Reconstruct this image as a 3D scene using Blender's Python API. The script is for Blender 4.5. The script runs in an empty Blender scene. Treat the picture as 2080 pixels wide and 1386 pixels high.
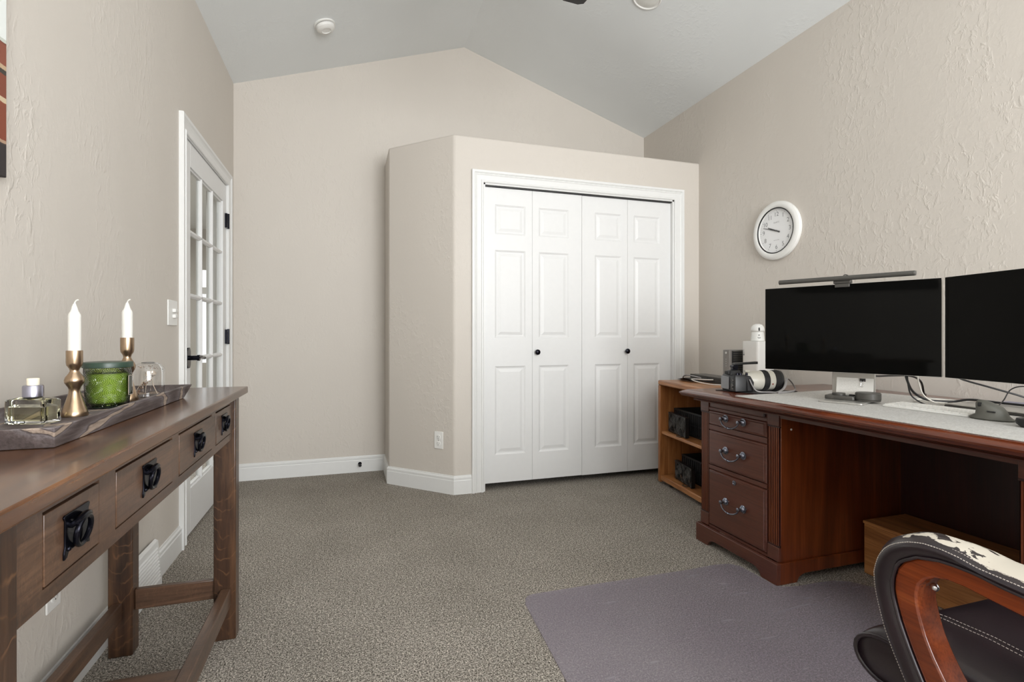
import bpy, bmesh, math, random
from mathutils import Vector, Matrix, Euler
from math import pi, sin, cos, radians as rad
random.seed(7)
sc = bpy.context.scene
col = sc.collection

# ------------------------------------------------------------------ camera
cd = bpy.data.cameras.new('camera'); cam = bpy.data.objects.new('camera', cd); col.objects.link(cam)
cd.sensor_fit = 'HORIZONTAL'; cd.sensor_width = 36; cd.lens = 18.0; cd.clip_start = .02; cd.clip_end = 200
cd.shift_y = -13/2080
cam.location = (0, 0, 1.038); cam.rotation_euler = (rad(90), 0, rad(-17.65))
sc.camera = cam
# ------------------------------------------------------------------ look
vs = sc.view_settings
vs.view_transform = 'Standard'; vs.look = 'None'; vs.gamma = 1; vs.use_curve_mapping = False; vs.exposure = -0.17
# ------------------------------------------------------------------ daylight outside
w = bpy.data.worlds.new('world'); sc.world = w; w.use_nodes = True
w.node_tree.nodes['Background'].inputs[0].default_value = (.93, .96, 1, 1)
w.node_tree.nodes['Background'].inputs[1].default_value = 2.2
def area(name, loc, rot, sx, sy, power, c=(1, 1, 1)):
    l = bpy.data.lights.new(name, 'AREA'); l.shape = 'RECTANGLE'; l.size = sx; l.size_y = sy
    l.energy = power; l.color = c
    o = bpy.data.objects.new(name, l); col.objects.link(o); o.location = loc; o.rotation_euler = rot
    o.visible_camera = False
    return o
# daylight coming in through the window in the wall behind the camera and the window in the right wall
area('daylight_front_window', (1.15, -2.36, 1.60), (rad(112), 0, 0), 1.9, 1.5, 215, (.965, .985, 1.0))
area('daylight_right_window', (2.46, -1.25, 1.60), (rad(122), 0, rad(90)), 1.1, 1.4, 55, (.965, .985, 1.0))
area('hall_fill', (-2.2, 5.5, 2.35), (0, 0, 0), 1.5, 3.0, 95, (1, .99, .97))  # added fill lamp, brightens the hall behind the door panes

# ------------------------------------------------------------------ materials
def newmat(name):
    m = bpy.data.materials.new(name); m.use_nodes = True
    nt = m.node_tree; return m, nt, nt.nodes, nt.links, nt.nodes['Principled BSDF']
def srgb(r, g, b):
    f = lambda c: (c/255/12.92 if c/255 <= .04045 else ((c/255+.055)/1.055)**2.4)
    return (f(r), f(g), f(b), 1)
def coords(N, L, scale=(1, 1, 1), rot=(0, 0, 0)):
    tc = N.new('ShaderNodeTexCoord'); mp = N.new('ShaderNodeMapping')
    mp.inputs['Scale'].default_value = scale; mp.inputs['Rotation'].default_value = rot
    L.new(tc.outputs['Object'], mp.inputs['Vector']); return mp.outputs['Vector']
def noise(N, L, vec, scale, detail=2, rough=.5, dist=0):
    n = N.new('ShaderNodeTexNoise'); n.inputs['Scale'].default_value = scale
    n.inputs['Detail'].default_value = detail; n.inputs['Roughness'].default_value = rough
    n.inputs['Distortion'].default_value = dist
    if vec is not None: L.new(vec, n.inputs['Vector'])
    return n.outputs['Fac']
def ramp(N, L, fac, stops, interp='LINEAR'):
    r = N.new('ShaderNodeValToRGB'); r.color_ramp.interpolation = interp
    e = r.color_ramp.elements
    while len(e) < len(stops): e.new(.5)
    for i, (p, c) in enumerate(stops):
        e[i].position = p; e[i].color = c if len(c) == 4 else (*c, 1)
    L.new(fac, r.inputs['Fac']); return r.outputs['Color']
def bump(N, L, h, b, strength=.3, dist=.002):
    bn = N.new('ShaderNodeBump'); bn.inputs['Strength'].default_value = strength; bn.inputs['Distance'].default_value = dist
    L.new(h, bn.inputs['Height']); L.new(bn.outputs['Normal'], b.inputs['Normal']); return bn
def math_(N, L, op, a, b=None, c=None):
    m = N.new('ShaderNodeMath'); m.operation = op
    for i, v in enumerate((a, b, c)):
        if v is None: continue
        if isinstance(v, (int, float)): m.inputs[i].default_value = v
        else: L.new(v, m.inputs[i])
    return m.outputs[0]
def mixc(N, L, fac, a, b, mode='MIX'):
    m = N.new('ShaderNodeMix'); m.data_type = 'RGBA'; m.blend_type = mode
    ins = [s for s in m.inputs if s.enabled]
    fi, ai, bi = m.inputs[0], m.inputs[6], m.inputs[7]
    for s, v in ((fi, fac), (ai, a), (bi, b)):
        if isinstance(v, (int, float)): s.default_value = v
        elif isinstance(v, tuple): s.default_value = v
        else: L.new(v, s)
    return m.outputs[2]
def plain(name, c, rough=.5, metal=0, coat=0, spec=.5, mottled=.04, nscale=30, bumps=0):
    m, nt, N, L, b = newmat(name)
    v = coords(N, L); f = noise(N, L, v, nscale, 3)
    lo = tuple(x*(1-mottled) for x in c[:3])+(1,); hi = tuple(min(1, x*(1+mottled)) for x in c[:3])+(1,)
    L.new(ramp(N, L, f, [(.3, lo), (.7, hi)]), b.inputs['Base Color'])
    b.inputs['Roughness'].default_value = rough; b.inputs['Metallic'].default_value = metal
    b.inputs['Coat Weight'].default_value = coat; b.inputs['Specular IOR Level'].default_value = spec
    if bumps: bump(N, L, noise(N, L, v, nscale*8, 2), b, bumps, .0006)
    return m
def plaster(name, c, strength=.5, sc_=1.0):
    m, nt, N, L, b = newmat(name)
    v = coords(N, L, (sc_, sc_, sc_*.62))
    f1 = noise(N, L, v, 36, 3, .6, .5)
    r1 = ramp(N, L, f1, [(.50, (0, 0, 0)), (.70, (1, 1, 1))])
    big = noise(N, L, v, 2.6, 2)
    r2 = ramp(N, L, big, [(.46, (.10, .10, .10)), (.62, (1, 1, 1))])
    h = mixc(N, L, 1.0, r1, r2, 'MULTIPLY')
    fine = noise(N, L, v, 55, 3, .6)
    hh = math_(N, L, 'ADD', h, math_(N, L, 'MULTIPLY', fine, .28))
    col_ = ramp(N, L, big, [(.3, tuple(x*.985 for x in c[:3])), (.7, tuple(x*1.015 for x in c[:3]))])
    L.new(col_, b.inputs['Base Color'])
    b.inputs['Roughness'].default_value = .55; b.inputs['Specular IOR Level'].default_value = .35
    bump(N, L, hh, b, strength, .0035)
    return m
def wood(name, dark, mid, light, axis='Y', scale=1.0, rough=.35, coat=.0, fleck=0, bstr=.08, cathedral=.0):
    m, nt, N, L, b = newmat(name)
    s = [9*scale]*3; s['XYZ'.index(axis)] = .7*scale
    v = coords(N, L, tuple(s))
    f = noise(N, L, v, 2.2, 6, .62, .9)
    c1 = ramp(N, L, f, [(.30, dark), (.5, mid), (.70, light)])
    s2 = [60*scale]*3; s2['XYZ'.index(axis)] = 2.2*scale
    v2 = coords(N, L, tuple(s2)); pores = noise(N, L, v2, 3.0, 4, .7)
    p = ramp(N, L, pores, [(.35, (.62, .60, .58)), (.55, (1, 1, 1))])
    c2 = mixc(N, L, .75, c1, p, 'MULTIPLY')
    if fleck and axis == 'Z':
        # quarter-sawn rays: shallow U-shaped arcs stacked up the leg
        tc = N.new('ShaderNodeTexCoord'); sp = N.new('ShaderNodeSeparateXYZ'); L.new(tc.outputs['Object'], sp.inputs[0])
        dx = math_(N, L, 'SUBTRACT', math_(N, L, 'ABSOLUTE', sp.outputs[0]), .1495)
        wob = noise(N, L, coords(N, L, (18, 18, 9)), 1.5, 2)
        zz = math_(N, L, 'SUBTRACT', sp.outputs[2], math_(N, L, 'MULTIPLY', math_(N, L, 'MULTIPLY', dx, dx), 22.0))
        fr_ = math_(N, L, 'FRACT', math_(N, L, 'ADD', math_(N, L, 'MULTIPLY', zz, 24.0), math_(N, L, 'MULTIPLY', wob, 1.8)))
        arcs = ramp(N, L, fr_, [(.40, (0, 0, 0)), (.50, (1, 1, 1)), (.60, (0, 0, 0))])
        gate = ramp(N, L, noise(N, L, coords(N, L, (30, 30, 12)), 1.3, 2), [(.40, (.05, .05, .05)), (.60, (1, 1, 1))])
        fm2 = math_(N, L, 'MULTIPLY', mixc(N, L, 1.0, arcs, gate, 'MULTIPLY'), fleck)
        c2 = mixc(N, L, fm2, c2, tuple(min(1, x*1.7) for x in light[:3])+(1,))
    elif fleck:
        s3 = [16, 16, 16]; s3['XYZ'.index(axis)] = 34
        v3 = coords(N, L, tuple(s3), (.25, .2, .3)); fl = noise(N, L, v3, 1.6, 2, .5, 2.2)
        fm = ramp(N, L, fl, [(.55, (0, 0, 0)), (.60, (1, 1, 1)), (.66, (0, 0, 0))])
        fm2 = math_(N, L, 'MULTIPLY', fm, fleck)
        c2 = mixc(N, L, fm2, c2, tuple(min(1, x*2.1) for x in light[:3])+(1,))
    L.new(c2, b.inputs['Base Color'])
    b.inputs['Roughness'].default_value = rough; b.inputs['Coat Weight'].default_value = coat
    b.inputs['Coat Roughness'].default_value = .12
    bump(N, L, pores, b, bstr, .0008)
    return m
M = {}
M['wall'] = plaster('beige_wall_paint', srgb(205, 198, 189), .42)
M['ceil'] = plaster('white_ceiling_paint', srgb(228, 231, 231), .25, .9)
M['trim'] = plain('white_trim_paint', srgb(226, 226, 224), .35, mottled=.006)
M['door'] = plain('white_door_paint', srgb(226, 226, 225), .42, mottled=.008)
M['hall'] = plain('hall_wall_paint', srgb(190, 186, 178), .8, mottled=.02, nscale=4)
M['plastic_white'] = plain('white_plastic', srgb(232, 231, 227), .35, mottled=.01)
M['plastic_grey'] = plain('grey_plastic', srgb(96, 94, 90), .4, mottled=.03)
M['black'] = plain('black_plastic', srgb(24, 24, 25), .38, mottled=.1)
M['black_soft'] = plain('black_rubber', srgb(30, 29, 30), .65, mottled=.1)
M['black_iron'] = plain('black_iron', srgb(26, 26, 34), .2, metal=.8, mottled=.2, nscale=60, bumps=.1)
M['pewter'] = plain('dark_pewter', srgb(128, 132, 144), .2, metal=1, mottled=.3, nscale=50)
M['alu'] = plain('satin_aluminium', srgb(205, 203, 198), .32, metal=.75, mottled=.02)
M['bronze'] = plain('hammered_bronze', srgb(172, 149, 124), .28, metal=1, mottled=.12, nscale=25)
M['wax'] = plain('white_wax', srgb(222, 220, 213), .45, mottled=.02)
M['wax'].node_tree.nodes['Principled BSDF'].inputs['Subsurface Weight'].default_value = .2
M['wax'].node_tree.nodes['Principled BSDF'].inputs['Subsurface Radius'].default_value = (.01, .008, .006)
M['green_lid'] = plain('dark_green_lid', srgb(42, 62, 50), .38, mottled=.05)
M['cork'] = plain('pale_wood_stopper', srgb(232, 222, 200), .7, mottled=.06)
M['faint_ink'] = plain('faint_pencil', srgb(206, 204, 199), .8)
M['collar'] = plain('lilac_grey_metal', srgb(168, 168, 184), .28, metal=1, mottled=.03)
M['lcd'] = plain('camera_screen_glass', srgb(60, 60, 64), .16, coat=1, mottled=.05)
M['paper'] = plain('white_paper', srgb(238, 236, 230), .8, mottled=.01)
M['white_cable'] = plain('white_cable', srgb(228, 224, 216), .5)
M['charcoal'] = plain('charcoal_satin', srgb(74, 72, 68), .42, metal=.2, mottled=.05)
M['mouse'] = plain('graphite_rubber', srgb(88, 87, 80), .5, mottled=.05)
M['blue_sleeve'] = plain('bluish_plastic', srgb(120, 122, 150), .3, mottled=.2, nscale=12)
M['strap'] = plain('grey_strap', srgb(150, 147, 146), .6, mottled=.1)
M['lens_white'] = plain('off_white_lens', srgb(220, 216, 204), .35, mottled=.03)
M['grille'] = plain('dark_grey_metal', srgb(104, 102, 99), .4, metal=.5, mottled=.1)
# oak of the console table
oD, oM, oL = srgb(54, 38, 28), srgb(84, 61, 46), srgb(108, 80, 60)
M['oak_y'] = wood('oak_along', oD, oM, oL, 'Y', 1.3, .38, .25, .12)
M['oak_top'] = wood('oak_top', srgb(58, 35, 20), srgb(88, 56, 33), srgb(114, 76, 46), 'Y', 1.6, .25, .35, .05)
M['oak_z'] = wood('oak_upright', srgb(38, 24, 16), srgb(64, 42, 28), srgb(92, 64, 42), 'Z', 1.3, .36, .25, .6)
M['oak_x'] = wood('oak_across', oD, oM, oL, 'X', 1.3, .38, .2, .1)
# cherry of the desk
M['cherry_y'] = wood('cherry_along', srgb(62, 26, 14), srgb(96, 42, 22), srgb(122, 58, 30), 'Y', .9, .25, .5, 0, .03)
M['cherry_top'] = wood('cherry_top', srgb(72, 30, 15), srgb(106, 48, 24), srgb(130, 66, 36), 'Y', .9, .2, .3, 0, .02)
M['cherry_z'] = wood('cherry_upright', srgb(74, 32, 13), srgb(106, 49, 21), srgb(132, 67, 32), 'Z', .5, .3, .25, 0, .02)
M['cherry_front'] = wood('cherry_front', srgb(78, 40, 29), srgb(90, 48, 35), srgb(98, 55, 41), 'Y', .6, .3, .3, 0, .02)
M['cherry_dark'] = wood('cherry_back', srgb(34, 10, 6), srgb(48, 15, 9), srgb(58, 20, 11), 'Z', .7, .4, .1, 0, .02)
# honey oak bookcase, pine box
M['honey_y'] = wood('honey_oak_along', srgb(140, 88, 48), srgb(178, 120, 72), srgb(204, 148, 98), 'Y', 1.2, .35, .2)
M['honey_z'] = wood('honey_oak_upright', srgb(132, 82, 44), srgb(166, 108, 62), srgb(190, 132, 82), 'Z', 1.2, .38, .2)
M['pine'] = wood('amber_pine', srgb(128, 82, 44), srgb(168, 112, 64), srgb(190, 136, 84), 'Y', 1.0, .5, .05)
M['chair_wood'] = wood('red_brown_chair_wood', srgb(92, 38, 14), srgb(124, 54, 20), srgb(150, 74, 32), 'Y', 1.1, .25, .35, 0, .01)
M['fan_wood'] = plain('dark_fan_blade', srgb(34, 30, 27), .5, mottled=.1)

# speckled carpet
def carpet():
    m, nt, N, L, b = newmat('speckled_carpet')
    v = coords(N, L)
    f = noise(N, L, v, 200, 3, .85, .2)
    c1 = ramp(N, L, f, [(.38, srgb(46, 41, 36)), (.465, srgb(112, 106, 97)), (.535, srgb(166, 158, 147)), (.62, srgb(214, 206, 194))])
    tuft = noise(N, L, v, 85, 3, .7, .3)
    c1 = mixc(N, L, 1.0, c1, ramp(N, L, tuft, [(.36, (.74, .74, .73)), (.50, (1, 1, 1)), (.64, (1.26, 1.26, 1.26))]), 'MULTIPLY')
    big = noise(N, L, v, 3.2, 3)
    c2 = mixc(N, L, 1.0, c1, ramp(N, L, big, [(.3, (1.03, 1.03, 1.04)), (.7, (1.2, 1.2, 1.22))]), 'MULTIPLY')
    L.new(c2, b.inputs['Base Color']); b.inputs['Roughness'].default_value = .95
    b.inputs['Specular IOR Level'].default_value = .1
    bump(N, L, noise(N, L, v, 240, 3, .7), b, .9, .005)
    return m
M['carpet'] = carpet()
def vinyl():
    m, nt, N, L, b = newmat('translucent_vinyl')
    v = coords(N, L); big = noise(N, L, v, 2.2, 2)
    L.new(ramp(N, L, big, [(.3, srgb(162, 154, 161)), (.7, srgb(176, 170, 174))]), b.inputs['Base Color'])
    b.inputs['Roughness'].default_value = .34
    bump(N, L, noise(N, L, v, 260, 2), b, .25, .001)
    tr = N.new('ShaderNodeBsdfTransparent'); tr.inputs[0].default_value = (.90, .87, .92, 1)
    mx = N.new('ShaderNodeMixShader')
    # scratches with a shape of their own
    v2 = coords(N, L, (3.0, 26, 1), (0, 0, .5)); s = noise(N, L, v2, 1.4, 2, .5, .6)
    sm = ramp(N, L, s, [(.695, (0, 0, 0)), (.705, (1, 1, 1))])
    fac = math_(N, L, 'ADD', .34, math_(N, L, 'MULTIPLY', sm, .16))
    L.new(fac, mx.inputs[0]); L.new(tr.outputs[0], mx.inputs[1]); L.new(b.outputs[0], mx.inputs[2])
    L.new(mx.outputs[0], N['Material Output'].inputs[0])
    return m
M['vinyl'] = vinyl()
def thin_glass(name, tint=(1, 1, 1, 1), refl=1.0, rough=.02):
    m, nt, N, L, b = newmat(name)
    N.remove(b)
    fr = N.new('ShaderNodeFresnel'); fr.inputs[0].default_value = 1.45
    v = coords(N, L); wob = noise(N, L, v, 3, 1)
    bn = N.new('ShaderNodeBump'); bn.inputs['Strength'].default_value = .02; bn.inputs['Distance'].default_value = .01; L.new(wob, bn.inputs['Height'])
    tr = N.new('ShaderNodeBsdfTransparent'); tr.inputs[0].default_value = tint
    gl = N.new('ShaderNodeBsdfGlossy'); gl.inputs['Roughness'].default_value = rough; L.new(bn.outputs[0], gl.inputs['Normal'])
    mx = N.new('ShaderNodeMixShader')
    ge = N.new('ShaderNodeNewGeometry'); front = math_(N, L, 'SUBTRACT', 1.0, ge.outputs['Backfacing'])
    L.new(math_(N, L, 'MULTIPLY', math_(N, L, 'MULTIPLY', fr.outputs[0], refl), front), mx.inputs[0]); L.new(tr.outputs[0], mx.inputs[1]); L.new(gl.outputs[0], mx.inputs[2])
    L.new(mx.outputs[0], N['Material Output'].inputs[0]); return m
M['glass'] = thin_glass('window_glass', (.97, .98, .97, 1), .8)
def real_glass(name, c, ior=1.45, rough=0.0):
    m, nt, N, L, b = newmat(name)
    v = coords(N, L); f = noise(N, L, v, 20, 1)
    L.new(ramp(N, L, f, [(.3, tuple(x*.99 for x in c)), (.7, c)]), b.inputs['Base Color'])
    b.inputs['Transmission Weight'].default_value = 1; b.inputs['IOR'].default_value = ior; b.inputs['Roughness'].default_value = rough
    return m
M['clock_glass'] = thin_glass('clock_cover_glass', (1, 1, 1, 1), .35)
M['clear'] = real_glass('clear_glass', (.97, .97, .97))
M['bottle'] = real_glass('bottle_glass', (.95, .97, .95))
M['liquid'] = real_glass('pale_yellow_liquid', (.93, .91, .66), 1.33)
def green_glass():
    m, nt, N, L, b = newmat('embossed_green_glass')
    tc = N.new('ShaderNodeTexCoord')
    # embossed scales: overlapping rings in cylindrical coordinates
    sp = N.new('ShaderNodeSeparateXYZ'); L.new(tc.outputs['Object'], sp.inputs[0])
    ang = math_(N, L, 'ARCTAN2', sp.outputs[1], sp.outputs[0])
    u = math_(N, L, 'MULTIPLY', ang, 11/(2*pi)); vv = math_(N, L, 'MULTIPLY', sp.outputs[2], 36.0)
    row = math_(N, L, 'FLOOR', vv); off = math_(N, L, 'MULTIPLY', math_(N, L, 'MODULO', row, 2.0), .5)
    fu = math_(N, L, 'SUBTRACT', math_(N, L, 'FRACT', math_(N, L, 'ADD', u, off)), .5)
    fv = math_(N, L, 'SUBTRACT', math_(N, L, 'FRACT', vv), .35)
    d = math_(N, L, 'SQRT', math_(N, L, 'ADD', math_(N, L, 'POWER', math_(N, L, 'ABSOLUTE', fu), 2.0), math_(N, L, 'POWER', math_(N, L, 'ABSOLUTE', fv), 2.0)))
    rg = math_(N, L, 'SINE', math_(N, L, 'MULTIPLY', d, 46.0))
    rr = math_(N, L, 'ADD', math_(N, L, 'MULTIPLY', rg, .5), .5)
    lw = N.new('ShaderNodeLayerWeight'); lw.inputs['Blend'].default_value = .5
    tint = ramp(N, L, lw.outputs['Facing'], [(.0, (.74, .84, .42)), (.40, (.56, .70, .26)), (.72, (.16, .24, .10)), (1, (.02, .03, .02))])
    tint2 = mixc(N, L, 1.0, tint, ramp(N, L, rr, [(0, (.40, .48, .42)), (.5, (1, 1, 1))]), 'MULTIPLY')
    bn = N.new('ShaderNodeBump'); bn.inputs['Strength'].default_value = .5; bn.inputs['Distance'].default_value = .003; L.new(rr, bn.inputs['Height'])
    tr = N.new('ShaderNodeBsdfTransparent'); L.new(tint2, tr.inputs[0])
    gl = N.new('ShaderNodeBsdfGlossy'); gl.inputs['Roughness'].default_value = .12; L.new(bn.outputs[0], gl.inputs['Normal'])
    fr = N.new('ShaderNodeFresnel'); fr.inputs[0].default_value = 1.5; L.new(bn.outputs[0], fr.inputs['Normal'])
    mx = N.new('ShaderNodeMixShader'); L.new(math_(N, L, 'MULTIPLY', fr.outputs[0], 1.2), mx.inputs[0]); L.new(tr.outputs[0], mx.inputs[1]); L.new(gl.outputs[0], mx.inputs[2])
    L.new(mx.outputs[0], N['Material Output'].inputs[0]); N.remove(b)
    return m
M['green'] = green_glass()
M['green_dark'] = plain('dark_green_glass_base', srgb(22, 34, 26), .1, coat=.8, mottled=.4, nscale=160)
def screen():
    m, nt, N, L, b = newmat('black_glass_screen')
    v = coords(N, L); f = noise(N, L, v, 5, 2)
    L.new(ramp(N, L, f, [(.3, (.0028, .0028, .0026)), (.7, (.0036, .0036, .0033))]), b.inputs['Base Color'])
    b.inputs['Roughness'].default_value = .04; b.inputs['Specular IOR Level'].default_value = .10
    return m
M['screen'] = screen()
def felt():
    m, nt, N, L, b = newmat('grey_felt')
    v = coords(N, L, (1, 1, 1)); f = noise(N, L, v, 160, 4, .7, .8); g = noise(N, L, v, 26, 3)
    c = ramp(N, L, f, [(.3, srgb(168, 165, 160)), (.5, srgb(192, 189, 184)), (.72, srgb(212, 210, 205))])
    L.new(mixc(N, L, 1.0, c, ramp(N, L, g, [(.3, (.96, .96, .96)), (.7, (1.02, 1.02, 1.02))]), 'MULTIPLY'), b.inputs['Base Color'])
    b.inputs['Roughness'].default_value = .95; bump(N, L, f, b, .3, .001); return m
M['felt'] = felt()
def leather(peel):
    m, nt, N, L, b = newmat('peeling_dark_leather' if peel else 'dark_leather')
    v = coords(N, L)
    cr = noise(N, L, v, 90, 4, .6)
    c = ramp(N, L, noise(N, L, v, 9, 3), [(.3, srgb(27, 19, 24)), (.7, srgb(40, 29, 34))])
    ro = None
    if peel:
        tc = N.new('ShaderNodeTexCoord'); sp = N.new('ShaderNodeSeparateXYZ'); L.new(tc.outputs['Object'], sp.inputs[0])
        sn = N.new('ShaderNodeSeparateXYZ'); L.new(tc.outputs['Normal'], sn.inputs[0])
        # wear: the coating has flaked off the top of the pad, all over at the back, in islands towards the curled end
        nz = noise(N, L, coords(N, L, (1, .5, 1), (0, 0, .5)), 70, 4, .6, .4)
        s = math_(N, L, 'MULTIPLY', nz, .95)
        s = math_(N, L, 'ADD', s, math_(N, L, 'MULTIPLY', math_(N, L, 'SUBTRACT', .365, sp.outputs[1]), 1.5))
        s = math_(N, L, 'ADD', s, math_(N, L, 'MINIMUM', 0.0, math_(N, L, 'MULTIPLY', math_(N, L, 'SUBTRACT', sn.outputs[2], .72), 3.0)))
        s = math_(N, L, 'ADD', s, math_(N, L, 'MINIMUM', 0.0, math_(N, L, 'MULTIPLY', math_(N, L, 'SUBTRACT', sp.outputs[0], .021), 30.0)))
        mk = ramp(N, L, s, [(.440, (0, 0, 0)), (.447, (1, 1, 1))])
        c = mixc(N, L, mk, c, srgb(200, 192, 178))
        ro = math_(N, L, 'ADD', .33, math_(N, L, 'MULTIPLY', mk, .5))
        L.new(ro, b.inputs['Roughness'])
        bump(N, L, math_(N, L, 'SUBTRACT', cr, mk), b, .35, .001)
    else:
        b.inputs['Roughness'].default_value = .33; bump(N, L, cr, b, .25, .0008)
    L.new(c, b.inputs['Base Color']); b.inputs['Coat Weight'].default_value = .15
    return m
M['leather'] = leather(False); M['leather_peel'] = leather(True)
M['thread'] = plain('pale_thread', srgb(196, 188, 180), .8, mottled=.3, nscale=400)
def tray_wood():
    m, nt, N, L, b = newmat('weathered_grey_wood')
    v = coords(N, L, (1, .4, 1.4), (.4, .1, 0))
    wv = N.new('ShaderNodeTexWave'); wv.wave_type = 'RINGS'; wv.rings_direction = 'SPHERICAL'
    wv.inputs['Scale'].default_value = 7; wv.inputs['Distortion'].default_value = 6; wv.inputs['Detail'].default_value = 3
    wv.inputs['Detail Scale'].default_value = 1.3; L.new(v, wv.inputs['Vector'])
    c = ramp(N, L, wv.outputs['Fac'], [(0, srgb(76, 66, 64)), (.5, srgb(96, 86, 84)), (.84, srgb(112, 105, 106)), (.93, srgb(74, 64, 62)), (.97, srgb(158, 142, 128))])
    fine = noise(N, L, coords(N, L, (60, 6, 60)), 3, 4, .7)
    L.new(mixc(N, L, .8, c, ramp(N, L, fine, [(.35, (.55, .52, .50)), (.6, (1.12, 1.12, 1.12))]), 'MULTIPLY'), b.inputs['Base Color'])
    b.inputs['Roughness'].default_value = .7; bump(N, L, fine, b, .35, .001); return m
M['tray'] = tray_wood()
def canvas():
    m, nt, N, L, b = newmat('printed_canvas')
    tc = N.new('ShaderNodeTexCoord'); sp = N.new('ShaderNodeSeparateXYZ'); L.new(tc.outputs['Object'], sp.inputs[0])
    # a pale sky over rusty red brickwork with pale bands, dark ground below (heights above the lower edge)
    nz = noise(N, L, coords(N, L, (1, 1, 1)), 30, 3)
    base = ramp(N, L, math_(N, L, 'ADD', sp.outputs[2], math_(N, L, 'MULTIPLY', nz, .01)),
      [(.0, srgb(48, 42, 42)), (.075, srgb(66, 56, 54)), (.08, srgb(170, 140, 116)), (.088, srgb(128, 66, 46)), (.17, srgb(132, 70, 50)),
       (.175, srgb(200, 180, 150)), (.187, srgb(126, 68, 50)), (.235, srgb(60, 56, 50)), (.25, srgb(186, 160, 130)), (.258, srgb(134, 76, 58)),
       (.305, srgb(120, 70, 56)), (.31, srgb(196, 200, 190)), (.32, srgb(226, 230, 226))], 'CONSTANT')
    L.new(base, b.inputs['Base Color']); b.inputs['Roughness'].default_value = .7; return m
M['canvas'] = canvas()
M['clock_face'] = plain('clock_dial_paper', srgb(244, 244, 244), .6, mottled=.005)
M['ink'] = plain('grey_ink', srgb(136, 136, 136), .7)
M['ink_dark'] = plain('dark_ink', srgb(60, 60, 60), .6)
M['petal'] = plain('dried_petal', srgb(206, 190, 172), .85, mottled=.2, nscale=80)
M['petal_brown'] = plain('dried_seed_head', srgb(140, 112, 92), .85, mottled=.3, nscale=80)
M['steel'] = plain('bright_steel', srgb(200, 200, 205), .2, metal=1)
M['can'] = plain('light_lens', srgb(225, 225, 220), .4)

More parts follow.
